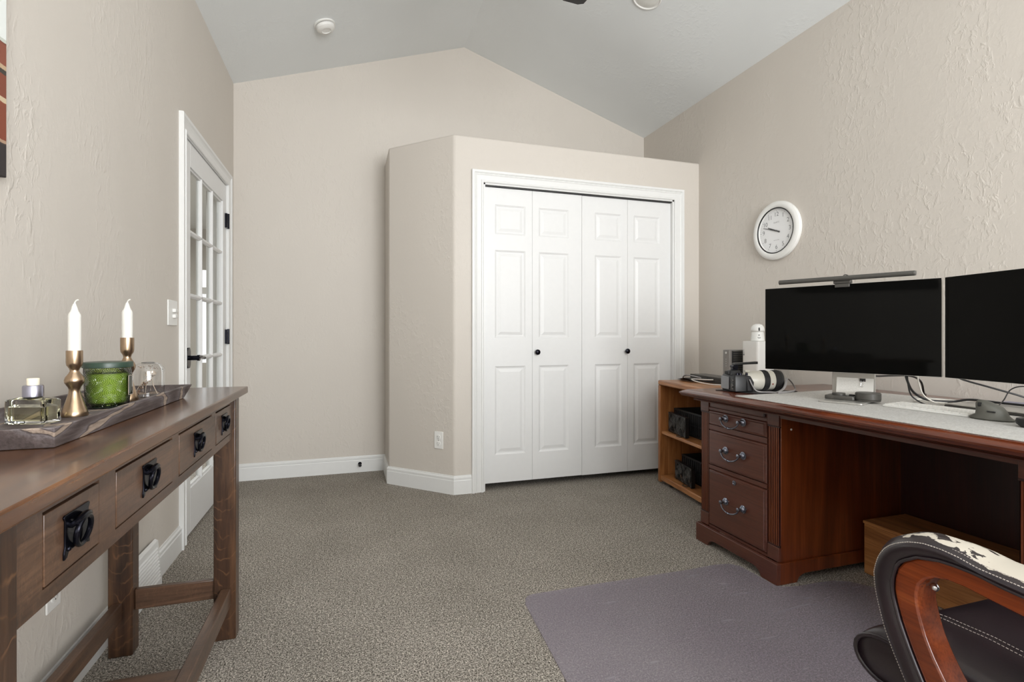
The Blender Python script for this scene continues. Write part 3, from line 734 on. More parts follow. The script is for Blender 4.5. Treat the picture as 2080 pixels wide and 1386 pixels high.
# door stop on the back skirting
t = thing('door_stop', 'small black door stop on the back baseboard', 'door stop', (.078, YB-.013, .065))
b = MB(); b.lathe([(.013, 0), (.013, -.004), (.006, -.008), (.005, -.050)], (.078, YB-.0135, .065), 16, 'y'); obj('post', b, M['black_iron'], t)
b = MB(); b.lathe([(.008, -.048), (.011, -.052), (.011, -.064), (.007, -.067)], (.078, YB-.0135, .065), 16, 'y'); obj('bumper', b, M['black_soft'], t)

# floor register
t = thing('floor_register', 'white louvred vent register low on the left wall behind the console table', 'vent', (XL, 2.30, .02))
b = MB(); b.prism([(XL+.013, .006), (XL+.040, .006), (XL+.040, .03), (XL+.026, .188), (XL+.013, .196)], 2.15, 2.462, 'y'); obj('housing', b, M['trim'], t, bevel=.002)
for k in range(10):
    z = .042+k*.0135; x = XL+.0405-.014*(z-.03)/.158
    b = MB(); b.prism([(x-.003, z), (x+.004, z-.004), (x+.004, z-.002), (x-.002, z+.004)], 2.172, 2.440, 'y'); obj('louvre', b, M['trim'], t)

# ------------------------------------------------------------------ wall clock
cy_, cz_ = 2.522, 1.681
t = thing('wall_clock', 'round white wall clock with a thin black inner ring above the monitors', 'clock', (XR, cy_, cz_))
b = MB(); b.lathe([(.176, -.001), (.181, -.012), (.179, -.026), (.168, -.034), (.150, -.036), (.140, -.030), (.136, -.022), (.136, -.012)], (XR, cy_, cz_), 64, 'x'); obj('rim', b, M['plastic_white'], t, smooth=40)
b = MB(); b.torus((XR-.028, cy_, cz_), .1385, .0042, 'x', 64, 8); obj('inner_ring', b, M['black'], t)
b = MB(); b.lathe([(.136, -.013), (.136, -.016), (.001, -.016)], (XR, cy_, cz_), 64, 'x'); dial = obj('dial', b, M['clock_face'], t)
def face(r, a, dx=-.0165): return lambda u, v: (XR+dx, cy_-(r*sin(a)+u), cz_+r*cos(a)+v)
for h in range(1, 13):
    b = MB(); text_bm(b, str(h), .037, face(.101, h*pi/6)); obj('numeral', b, M['ink'], dial, smooth=0)
b = MB(); text_bm(b, 'QUARTZ', .011, face(.052, 0)); obj('printed_word', b, M['ink'], dial, smooth=0)
b = MB(); text_bm(b, 'MADE IN CHINA', .006, lambda u, v: (XR-.0165, cy_-u, cz_-.058+v)); obj('fine_print', b, M['ink'], dial, smooth=0)
b = MB()
for k in range(60):
    a = k*pi/30; r0, r1 = (.119, .128) if k % 5 == 0 else (.123, .127); hw = .0011 if k % 5 == 0 else .0005
    pts = [(r0, -hw), (r1, -hw), (r1, hw), (r0, hw)]
    b.quad([(XR-.0165, cy_-(r*sin(a)+w_*cos(a)), cz_+r*cos(a)-w_*sin(a)) for r, w_ in pts])
obj('minute_marks', b, M['ink'], dial, smooth=0, kind='stuff')
for nm, ang, l0, l1, hw in (('hour_hand', 9.8*30, .030, .070, .0042), ('minute_hand', 48*6, .030, .104, .0030)):
    a = rad(ang); b = MB(); x = XR-.0185 if nm == 'hour_hand' else XR-.0205
    pts = [(-l0, -hw), (l1, -hw*.5), (l1, hw*.5), (-l0, hw)]
    P2 = [(cy_-(r*sin(a)+w_*cos(a)), cz_+r*cos(a)-w_*sin(a)) for r, w_ in pts]
    b.prism(P2, x, x-.001, 'x'); obj(nm, b, M['ink_dark'], t, smooth=0)
b = MB(); b.lathe([(.005, -.017), (.005, -.023)], (XR, cy_, cz_), 16, 'x'); obj('hand_pin', b, M['plastic_grey'], t)
b = MB(); b.lathe([(.1365, -.0245), (.1365, -.0255)], (XR, cy_, cz_), 48, 'x'); obj('cover_glass', b, M['clock_glass'], t)
# ------------------------------------------------------------------ console table
TX0, TX1, TY0, TY1, TZ = -.757, -.345, .660, 2.036, .853
t = thing('console_table', 'long brown oak console table with four drawers against the left wall', 'console table', ((TX0+TX1)/2, (TY0+TY1)/2, 0))
LX0, LX1 = -.735, -.368
b = MB(); b.box(TX0, TX1, TY0, TY1, .829, TZ); obj('table_top', b, M['oak_top'], t, bevel=.0035)
for x0, x1 in ((LX1-.068, LX1), (LX0, LX0+.068)):
    for y0, y1 in ((.690, .745), (1.948, 2.004)):
        b = MB(); b.box(x0, x1, y0, y1, 0, .829); obj('leg', b, M['oak_z'], t, bevel=.004)
AX = -.378
DR = [(.815, .973), (1.032, 1.326), (1.371, 1.671), (1.717, 1.918)]
DZ0, DZ1 = .708, .806
b = MB()
b.box(AX-.020, AX, .745, 1.948, DZ1+.0015, .829); b.box(AX-.020, AX, .745, 1.948, .685, DZ0-.0015)
ys = [.745]+[v for d in DR for v in d]+[1.948]
for i in range(0, len(ys), 2): b.box(AX-.020, AX, ys[i], ys[i+1]-.0 if i < len(ys)-2 else ys[i+1], DZ0-.0016, DZ1+.0016)
obj('front_apron', b, M['oak_y'], t)
b = MB(); b.box(LX0+.014, LX0+.034, .745, 1.948, .685, .829); obj('rear_apron', b, M['oak_y'], t)
for y0, y1 in ((.70, .72), (1.972, 1.992)):
    b = MB(); b.box(LX0+.068, LX1-.068, y0, y1, .685, .829); obj('side_apron', b, M['oak_x'], t)
b = MB(); b.box(LX0+.034, AX-.020, .75, 1.94, .685, .69); obj('drawer_deck', b, M['oak_y'], t)
def pull(parent, y, z, x):
    """hammered plate with a hanging oval ring"""
    b = MB(); pts = [(y-.036, z-.033), (y-.029, z-.031), (y-.024, z-.024), (y+.024, z-.024), (y+.029, z-.031), (y+.036, z-.033), (y+.036, z-.024), (y+.033, z-.016), (y+.033, z+.020), (y+.037, z+.026), (y+.034, z+.029), (y-.034, z+.029), (y-.037, z+.026), (y-.033, z+.020), (y-.033, z-.016), (y-.036, z-.024)]
    b.prism(pts, x, x+.003, 'x'); pl = obj('pull_plate', b, M['black_iron'], parent, bevel=.001, smooth=30)
    b = MB()
    b.tube(smoothpath([(x+.002, y-.018, z+.010), (x+.010, y-.016, z+.016), (x+.012, y, z+.020), (x+.010, y+.016, z+.016), (x+.002, y+.018, z+.010)], 5), .0045, 10)
    obj('ring_mount', b, M['black_iron'], pl)
    b = MB(); pts = [(x+.010+.003*cos(a), y+.0205*sin(a), z-.003+.020*cos(a)) for a in [2*pi*i/28 for i in range(28)]]
    b.tube(pts, .0037, 10, closed=True); obj('pull_ring', b, M['black_iron'], pl)
    for yy in (y-.026, y+.026):
        b = MB(); b.sphere((x+.003, yy, z-.020), .0035, 10); obj('rivet', b, M['black_iron'], pl)
for y0, y1 in DR:
    b = MB(); b.box(AX-.018, AX+.001, y0+.0028, y1-.0028, DZ0+.0012, DZ1-.0026); d = obj('drawer', b, M['oak_y'], t, bevel=.001)
    b = MB(); b.box(AX-.20, AX-.018, y0+.012, y1-.012, DZ0+.006, DZ1-.01); obj('drawer_box', b, M['oak_x'], d)
    pull(d, (y0+y1)/2+.003, (DZ0+DZ1)/2+.001, AX+.001)
# stretchers
b = MB(); b.box(LX1-.046, LX1-.014, .745, 1.948, .118, .176); obj('front_stretcher', b, M['oak_y'], t, bevel=.003)
b = MB(); b.box(LX0+.014, LX0+.040, .745, 1.948, .118, .176); obj('rear_stretcher', b, M['oak_y'], t, bevel=.003)
for y0, y1 in ((.705, .727), (1.966, 1.988)):
    b = MB(); b.box(LX0+.068, LX1-.068, y0, y1, .138, .204); obj('side_stretcher', b, M['oak_x'], t, bevel=.003)
b = MB(); b.box(LX0+.040, LX1-.046, 1.27, 1.53, .150, .170); obj('low_shelf', b, M['oak_x'], t, bevel=.002)

# ------------------------------------------------------------------ tray and the things in it
t = thing('serving_tray', 'long weathered grey wooden tray on the console table', 'tray', (-.54, 1.36, TZ))
bo = [(-.458, 1.022), (-.458, 1.710), (-.668, 1.710), (-.668, 1.022)]; ro = [(-.450, 1.004), (-.450, 1.762), (-.678, 1.762), (-.678, 1.004)]
z0, z1 = TZ+.0005, .8885
th = .012
inner = lambda L, d: [(L[0][0]-d, L[0][1]+d), (L[1][0]-d, L[1][1]-d), (L[2][0]+d, L[2][1]-d), (L[3][0]+d, L[3][1]+d)]
b = MB(); b.loft([[(x, y, z0) for x, y in bo], [(x, y, z1) for x, y in ro], [(x, y, z1) for x, y in inner(ro, th*.8)], [(x, y, z0+.010) for x, y in inner(bo, th)]])
obj('tray_body', b, M['tray'], t, bevel=.0015, smooth=20)
TB = z0+.0106
def candle_set(x, y, s, zc, ztop, label_h, label_c, sx=1.0):
    """hammered turned holder; zc = height of the cup rim"""
    H = zc-TB; r = .0240*sx
    prof = [(r*.98, 0), (r, .004), (r*.90, .012), (r*.62, .035), (r*.43, .052), (r*.40, .060), (r*.46, .066), (r*.70, .076), (r*.74, .082), (r*.66, .089), (r*.42, .098), (r*.33, .103), (r*.38, .109), (r*.56, .116), (r*.60, .122), (r*.60, .148), (r*.585, .150), (r*.52, .150), (r*.50, .146)]
    b = MB(); b.lathe([(q, TB+h*H/.150) for q, h in prof], (x, y, 0), 14)
    o1 = obj('candle_holder', b, M['bronze'], None, smooth=50, label=label_h, cat='candle holder', group='bronze candle holders in the tray')
    rc = .0113*sx
    zz = zc-.004*H/.15; L = ztop-zz
    b = MB(); prof = [(rc, 0), (rc*1.02, L*.4), (rc, L-.030), (rc*.92, L-.026), (rc*.62, L-.020), (rc*.40, L-.010), (rc*.22, L-.004)]
    b.lathe([(q, zz+h) for q, h in prof], (x, y, 0), 24)
    c = thing('candle', label_c, 'candle', (x, y, zz), 0, 'white candles in the holders')
    obj('wax', b, M['wax'], c, smooth=50)
    b = MB(); b.tube(smoothpath([(x, y, ztop-.006), (x+.001, y, ztop-.001), (x+.004, y-.001, ztop+.003), (x+.008, y-.002, ztop+.0045)], 5), [.0016]*15+[.0010], 8); obj('wick', b, M['wax'], c)
candle_set(-.560, 1.328, 1, 1.004, 1.108, 'bronze candle holder between the clear bottle and the green jar', 'white candle in the nearer holder beside the clear bottle')
candle_set(-.556, 1.590, 1, 1.030, 1.126, 'bronze candle holder standing behind the green jar', 'white candle in the farther holder behind the green jar', 1.06)
# clear diffuser bottle
bx_, by_ = -.594, 1.249
t = thing('fragrance_bottle', 'clear rectangular glass bottle of pale liquid with silver collar at tray end', 'bottle', (bx_, by_, TB), rad(-17.6))
def rbox(hw, hd, r, n=5):
    pts = []
    for cx_, cy2, a0 in ((hw-r, hd-r, 0), (-hw+r, hd-r, 90), (-hw+r, -hd+r, 180), (hw-r, -hd+r, 270)):
        for k in range(n+1):
            a = rad(a0+90*k/n); pts.append((cx_+r*cos(a), cy2+r*sin(a)))
    return pts
hw, hd = .0400, .021
b = MB(); b.loft([[(x, y, z) for x, y in rbox(hw-i, hd-i, .007)] for i, z in ((.002, 0), (0, .002), (0, .044), (.002, .047), (.012, .050))]); obj('glass_body', b, M['bottle'], t, local=True)
b = MB(); b.loft([[(x, y, z) for x, y in rbox(hw-.006, hd-.006, .005)] for z in (.006, .032)]); obj('liquid', b, M['liquid'], t, local=True)
b = MB(); b.lathe([(.0145, .0505), (.0162, .052), (.0162, .072), (.0150, .074), (.0105, .074)], (0, 0, 0), 32); obj('collar', b, M['collar'], t, local=True)
b = MB(); b.lathe([(.0092, .0742), (.0098, .076), (.0098, .087), (.0092, .088)], (0, 0, 0), 28); obj('stopper', b, M['cork'], t, local=True)
# green jar candle
jx, jy = -.554, 1.472
t = thing('jar_candle', 'embossed green glass jar candle with a dark green lid', 'candle jar', (jx, jy, TB))
b = MB(); b.lathe([(.0385, .001), (.0415, .006), (.0440, .03), (.0458, .06), (.0466, .085), (.0464, .0945)], (0, 0, 0), 64, caps=False); obj('glass_jar', b, M['green'], t, local=True, smooth=60)
b = MB(); b.lathe([(.038, .0005), (.0405, .0035), (.038, .0105), (.001, .0106)], (0, 0, 0), 48); obj('glass_foot', b, M['green_dark'], t, local=True, smooth=60)
b = MB(); b.lathe([(.0375, .0110), (.0410, .014), (.0428, .05), (.0436, .079), (.042, .081), (.001, .081)], (0, 0, 0), 48); obj('candle_wax', b, plain('pale_green_wax', srgb(196, 202, 156), .6), t, local=True, smooth=40)
b = MB(); b.lathe([(.0475, .0950), (.0494, .0958), (.0497, .1055), (.0487, .1080), (.044, .1088)], (0, 0, 0), 56); obj('lid', b, M['green_lid'], t, local=True, smooth=30)
b = MB()
for k in range(10):
    a0 = rad(-17+k*4.6); a1 = rad(-17+(k+1)*4.6); r = .0482
    b.quad([(r*cos(a0), r*sin(a0), .028), (r*cos(a1), r*sin(a1), .028), (r*cos(a1), r*sin(a1), .076), (r*cos(a0), r*sin(a0), .076)])
lb = obj('label', b, M['green_dark'], t, local=True, label='dark label with a pale line border')
r = .0486; ang = [rad(-16+3.9*k) for k in range(12)]
b = MB(); b.tube([(r*cos(q), r*sin(q), .029) for q in ang]+[(r*cos(q), r*sin(q), .075) for q in ang[::-1]], .0005, 6, closed=True)
obj('label_border', b, M['petal'], lb, local=True)
# glass cloche with dried flowers
gx, gy = -.530, 1.655
t = thing('glass_cloche', 'small clear glass cloche at the far end of the tray', 'glass dome', (gx, gy, TB))
prof = [(.0380, .0065), (.0384, .010), (.0384, .072), (.0365, .083), (.030, .0915), (.022, .0955), (.015, .096), (.015, .0945), (.0215, .094), (.0290, .090), (.0352, .082), (.0370, .072), (.0370, .010), (.0366, .0065)]
b = MB(); b.lathe(prof+[prof[0]], (0, 0, 0), 48, caps=False); obj('dome', b, M['clear'], t, local=True, smooth=60)
b = MB(); b.lathe([(.0385, 0), (.0395, .003), (.0385, .006), (.001, .006)], (0, 0, 0), 40); obj('glass_foot', b, M['clear'], t, local=True)
b = MB(); b.torus((0, 0, .0965), .0145, .0012, 'z', 28, 6); obj('rim', b, M['plastic_grey'], t, local=True)
t = thing('dried_flowers', 'sprig of dried cream flowers inside the glass cloche', 'dried flowers', (gx, gy, TB+.007))
B0 = Vector((gx, gy, TB+.007))
b = MB(); head = B0+Vector((.012, -.006, .056))
for q in ((-.028, -.018, .001), (.026, -.010, .002), (-.010, .01, .001)):
    b.tube(smoothpath([B0+Vector(q), B0+Vector(q)*.5+Vector((0, 0, .03)), head], 5), .0009, 6)
obj('stem', b, M['petal'], t)
for q, r in (((.014, -.008, .060), .0085), ((.002, -.012, .062), .004), ((-.002, -.008, .056), .0035), ((.006, -.014, .049), .004), ((.010, .008, .052), .0035), ((-.014, -.010, .078), .0035), ((.004, .004, .080), .003)):
    b = MB(); b.sphere(B0+Vector(q), r, 12, (1, 1, .85)); obj('blossom', b, M['petal'], t)
b = MB()
rr = random.Random(3)
for k in range(26):
    f = rr.random(); p = B0+Vector((-.024+.030*f+rr.uniform(-.004, .004), -.016+.010*f+rr.uniform(-.004, .004), .004+.040*f+rr.uniform(-.003, .003)))
    b.sphere(p, rr.uniform(.0015, .0028), 6)
for k in range(14):
    a = rr.uniform(0, 2*pi); p = B0+Vector((.022*cos(a), .022*sin(a), rr.uniform(.066, .084))); b.sphere(p, rr.uniform(.001, .002), 6)
obj('seed_heads', b, M['petal_brown'], t, kind='stuff')

# ------------------------------------------------------------------ bookcase beside the closet
BA = rad(-6.5)
BO = Vector((2.063, 3.112, 0))
t = thing('low_bookcase', 'low honey oak two-shelf bookcase between the closet and the desk', 'bookcase', BO, BA)
L, D, TT = .835, .385, .720
def bl(name, x0, x1, y0, y1, z0, z1, mat, par=t, bv=.004, **k):
    b = MB(); b.box(x0, x1, y0, y1, z0, z1); return obj(name, b, M[mat], par, local=True, bevel=bv, **k)
bl('top_panel', 0, D, -L, 0, TT-.034, TT, 'honey_y', bv=.008)
bl('side_panel', .001, D-.002, -.030, -.001, .012, TT-.034, 'honey_z'); bl('side_panel', .001, D-.002, -L+.001, -L+.030, .012, TT-.034, 'honey_z')
bl('shelf', .012, D-.012, -L+.030, -.030, .346, .368, 'honey_y', bv=.006)
bl('bottom_panel', .006, D-.006, -L+.030, -.030, .026, .062, 'honey_y', bv=.006)
bl('back_panel', D-.010, D-.003, -L+.030, -.030, .062, TT-.034, 'honey_z')
for y in (-.12, -L+.12):
    for x in (.05, D-.06):
        b = MB(); b.lathe([(.016, .0005), (.022, .004), (.022, .022), (.014, .0255)], (x, y, 0), 16); obj('glide', b, M['black_soft'], t, local=True)
def bw(x, y, z=0): return WM[t.name] @ Vector((x, y, z))
BC = t
def bworld(p): return WM[BC.name] @ Vector(p)
# black ventilated crates and twin fan units on the shelves
def crate(label, x, y0, y1, dx, z, h):
    o = bworld((x, y1, z)); t = thing('plastic_crate', label, 'crate', o, BA, 'black crates in the bookcase')
    w = y1-y0
    b = MB(); b.loft([[(p[0], p[1], zz) for p in ((0, 0), (dx, 0), (dx, -w), (0, -w))] for zz in (0.0005, h)] + [[(p[0], p[1], zz) for p in ((.006, -.006), (dx-.006, -.006), (dx-.006, -w+.006), (.006, -w+.006))] for zz in (h, .006)])
    obj('basket_body', b, M['black_soft'], t, local=True, smooth=0)
    b = MB()
    for (a0, b0, a1, b1) in ((-.005, -w-.005, dx+.005, .005),):
        b.ring([(a0, b0), (a1, b0), (a1, b1), (a0, b1)], [(.001, -w+.001), (dx-.001, -w+.001), (dx-.001, -.001), (.001, -.001)], h-.010, h+.001, 'z')
    obj('rim', b, M['black'], t, local=True, bevel=.002)
    n = int(w/.024)
    for k in range(n+1):
        y = -w*k/n
        b = MB(); b.box(-.004, .0, y-.003 if k else y-.004, y+.003 if k < n else y+.004, .012, h-.010); obj('rib', b, M['black'], t, local=True)
    b = MB(); b.box(-.003, .0, -w, 0, h*.45, h*.45+.006); b.box(-.003, .0, -w, 0, .01, .018); obj('cross_band', b, M['black'], t, local=True)
def fan_pair(label, x, y, z, ang, s):
    o = bworld((x, y, z)); t = thing('twin_cooling_fan', label, 'fan', o, BA+ang, 'twin fan units in the bookcase')
    Z0 = .004
    b = MB(); b.box(.0, .025, -2*s, 0, Z0, Z0+.003)
    for k in (0, 1):
        y0 = -s*k
        sq = []
        n = 32
        outer = []
        for i in range(n):
            a = 2*pi*i/n+pi/4; m = max(abs(cos(a)), abs(sin(a))); outer.append((y0-s/2+cos(a)/m*s*.5, Z0+s/2+sin(a)/m*s*.5))
        innr = [(y0-s/2+cos(2*pi*i/n+pi/4)*s*.455, Z0+s/2+sin(2*pi*i/n+pi/4)*s*.455) for i in range(n)]
        b.ring(outer, innr, .0, .025, 'x')
    obj('fan_frame', b, M['black'], t, local=True, smooth=25)
    for k in (0, 1):
        c = (0, -s*k-s/2, Z0+s/2)
        b = MB()
        for j in range(1, 7): b.torus((-.003, c[1], c[2]), s*.070*j, .0009, 'x', 28, 6)
        for a in (45, 135, 225, 315): b.tube([(-.002, c[1]+s*.07*cos(rad(a)), c[2]+s*.07*sin(rad(a))), (-.002, c[1]+s*.60*cos(rad(a)), c[2]+s*.60*sin(rad(a)))], .0011, 6)
        obj('wire_guard', b, M['grille'], t, local=True)
        b = MB(); b.lathe([(s*.16, .004), (s*.16, .020)], c, 20, 'x')
        for j in range(7):
            a = 2*pi*j/7; r0, r1 = s*.15, s*.43
            def pt(r, da, x): return (x, c[1]+r*cos(a+da), c[2]+r*sin(a+da))
            b.loft([[pt(r0, 0, .006), pt(r0, .45, .018), pt(r0, .47, .0165), pt(r0, .02, .0045)], [pt(r1, .25, .006), pt(r1, .75, .018), pt(r1, .76, .0165), pt(r1, .26, .0045)]])
        obj('impeller', b, M['black_soft'], t, local=True)
    b = MB(); b.tube(smoothpath([(.010, -1.6*s, .006), (-.012, -1.7*s, .003), (-.025, -1.5*s, .003), (-.018, -1.3*s, .003), (.012, -1.2*s, .006)], 6), .0022, 6); obj('lead', b, M['black'], t, local=True)
    for yy in (-.004, -s, -2*s+.004):
        for zz in (Z0+.008, Z0+s-.008):
            b = MB(); b.lathe([(.0045, -.0025), (.0045, .0)], (0, yy, zz), 10, 'x'); obj('corner_screw', b, M['grille'], t, local=True)
    b = MB(); b.box(.002, .022, -.02, -.006, 0, Z0+.001); b.box(.002, .022, -2*s+.006, -2*s+.02, 0, Z0+.001); obj('rubber_foot', b, M['black_soft'], t, local=True)
crate('black ribbed crate on the upper shelf of the bookcase', .105, -.46, -.045, .25, .3685, .158)
crate('black ribbed crate on the bottom shelf of the bookcase', .125, -.52, -.115, .235, .0625, .158)
fan_pair('black twin cooling fan on the upper shelf of the bookcase', .052, -.056, .3685, rad(-5), .131)
fan_pair('black twin cooling fan on the bottom shelf of the bookcase', .060, -.130, .0625, rad(-5), .122)
# network switch
t = thing('network_switch', 'flat dark grey network switch with a row of ports on top of the bookcase', 'network switch', bworld((.225, -.045, TT)), BA)
SL, SD, SH = .372, .115, .044
b = MB(); b.box(0, SD, -SL, 0, .003, SH); obj('case', b, M['plastic_grey'], t, local=True, bevel=.002)
b = MB(); b.box(-.002, 0, -SL, 0, .003, SH-.001); fp = obj('front_panel', b, M['charcoal'], t, local=True)
for k in range(8):
    for z in (.009, .024):
        b = MB(); y = -.205-.020*k; b.box(-.0028, -.0018, y-.0145, y, z, z+.011); obj('port', b, M['black'], fp, local=True)
b = MB(); b.box(-.0026, -.0018, -.040, -.018, .028, .033); obj('printed_mark', b, M['plastic_white'], fp, local=True)
for y in (-.02, -SL+.02):
    b = MB(); b.box(.01, SD-.01, y-.008, y+.008, 0, .003); obj('foot', b, M['black_soft'], t, local=True)
# cables in front of the switch
def cable(name, label, pts, r, mat, cat='cable', n=8, flat=1.0):
    b = MB(); P_ = smoothpath(pts, n); b.tube(P_, r, 8, flat=flat)
    return obj(name, b, M[mat], None, label=label, cat=cat, smooth=60)
zt = TT
cable('grey_cable', 'grey cable arching over the bookcase in front of the network switch', [bworld(p) for p in ((.20, -.02, zt+.006), (.165, -.05, zt+.020), (.150, -.11, zt+.040), (.160, -.18, zt+.040), (.190, -.235, zt+.030))], .0045, 'strap')
cable('white_cable', 'white cable running in a loop in front of the network switch ports', [bworld(p) for p in ((.219, -.33, zt+.026), (.190, -.30, zt+.024), (.155, -.22, zt+.022), (.140, -.20, zt+.018), (.140, -.26, zt+.010), (.150, -.34, zt+.005), (.165, -.42, zt+.004), (.21, -.47, zt+.005))], .0036, 'white_cable')
b = MB(); b.loft([[bworld((x+.045*sx, y0, zt+.001+h*(sx == 0))) for sx in (0, 1) for _ in (0,)] + [bworld((x+.045, y0, zt+.001+h)), bworld((x, y0, zt+.001+h))] for x, y0, h in ((.13, -.03, .006), (.125, -.08, .014), (.12, -.14, .024), (.125, -.20, .020), (.135, -.24, .008))])
obj('power_adapter', b, M['black_soft'], None, label='dark slim adapter lying in front of the network switch', cat='adapter', smooth=60)
# modem tower
t = thing('modem_tower', 'upright black vented modem with a grey edge behind the camera', 'modem', (2.30, 2.637, TT))
b = MB(); b.box(2.238, 2.375, 2.606, 2.664, TT+.004, .943); obj('case', b, plain('mid_grey_plastic', srgb(128, 124, 120), .4), t, bevel=.004)
b = MB(); b.box(2.256, 2.368, 2.602, 2.607, TT+.010, .937); vp = obj('vent_panel', b, M['black'], t, bevel=.001)
for k in range(15):
    z = TT+.022+k*.0135; b = MB(); b.box(2.262, 2.362, 2.600, 2.603, z, z+.006); obj('slat', b, M['charcoal'], vp)
b = MB(); b.lathe([(.007, -.0015), (.007, .001)], (2.238, 2.635, .925), 16, 'x'); obj('emblem', b, M['alu'], t)
for k in range(4):
    b = MB(); b.lathe([(.0022, -.001), (.0022, .001)], (2.238, 2.635, .885-.014*k), 10, 'x'); obj('indicator', b, M['alu'], t)
b = MB(); b.box(2.243, 2.37, 2.612, 2.658, TT, TT+.0045); obj('foot', b, M['black_soft'], t)
# white box with the pan camera on top
t = thing('device_tower', 'tall smooth white square device beside the modem', 'device', (2.352, 2.494, TT))
b = MB(); b.loft([[(2.352+x, 2.494+y, z) for x, y in rbox(.064, .064, .016)] for z in (TT+.001, .998)]); obj('case', b, M['plastic_white'], t, bevel=.002)
b = MB()
for dz, hh, ww in ((0, .004, .010), (-.010, .003, .012), (-.018, .010, .011), (.012, .003, .008)): b.box(2.2872, 2.2884, 2.545-ww, 2.545, .930+dz, .930+dz+hh)
obj('printed_mark', b, M['ink'], t)
t = thing('pan_camera', 'small white dome security camera on top of the tall white device', 'security camera', (2.345, 2.490, .998))
b = MB(); b.lathe([(.036, .0005), (.0385, .003), (.034, .052), (.0325, .056)], (2.345, 2.490, .998), 36); obj('base', b, M['plastic_white'], t, smooth=50)
b = MB(); b.lathe([(.0325, .0565), (.0375, .062), (.0378, .072), (.034, .088), (.024, .099), (.010, .104), (.001, .105)], (2.345, 2.490, .998), 36); hd_ = obj('head', b, M['plastic_white'], t, smooth=60)
b = MB(); b.sphere((2.345-.0185, 2.490-.0315, 1.070), .0075, 14, (.6, .6, 1.5)); obj('lens_slot', b, M['black'], hd_)
b = MB(); dv = Vector((-.50, -.866, 0)); sd = Vector((.866, -.50, 0)); o_ = Vector((2.345, 2.490, 1.028))
for (u0, u1, v0, v1) in ((-.005, .003, .004, .010), (-.009, .008, -.010, -.006), (-.007, .006, -.014, -.012)):
    b.quad([o_+dv*.0372+sd*u+Vector((0, 0, v)) for u, v in ((u0, v0), (u1, v0), (u1, v1), (u0, v1))])
obj('printed_mark', b, M['ink'], t, smooth=0)
# ------------------------------------------------------------------ desk
t = thing('executive_desk', 'large red-brown cherry executive desk along the right wall', 'desk', (2.1, 1.29, 0))
DT = .762; Y0, Y1 = .38, 2.200; DXB = 2.528
b = MB()
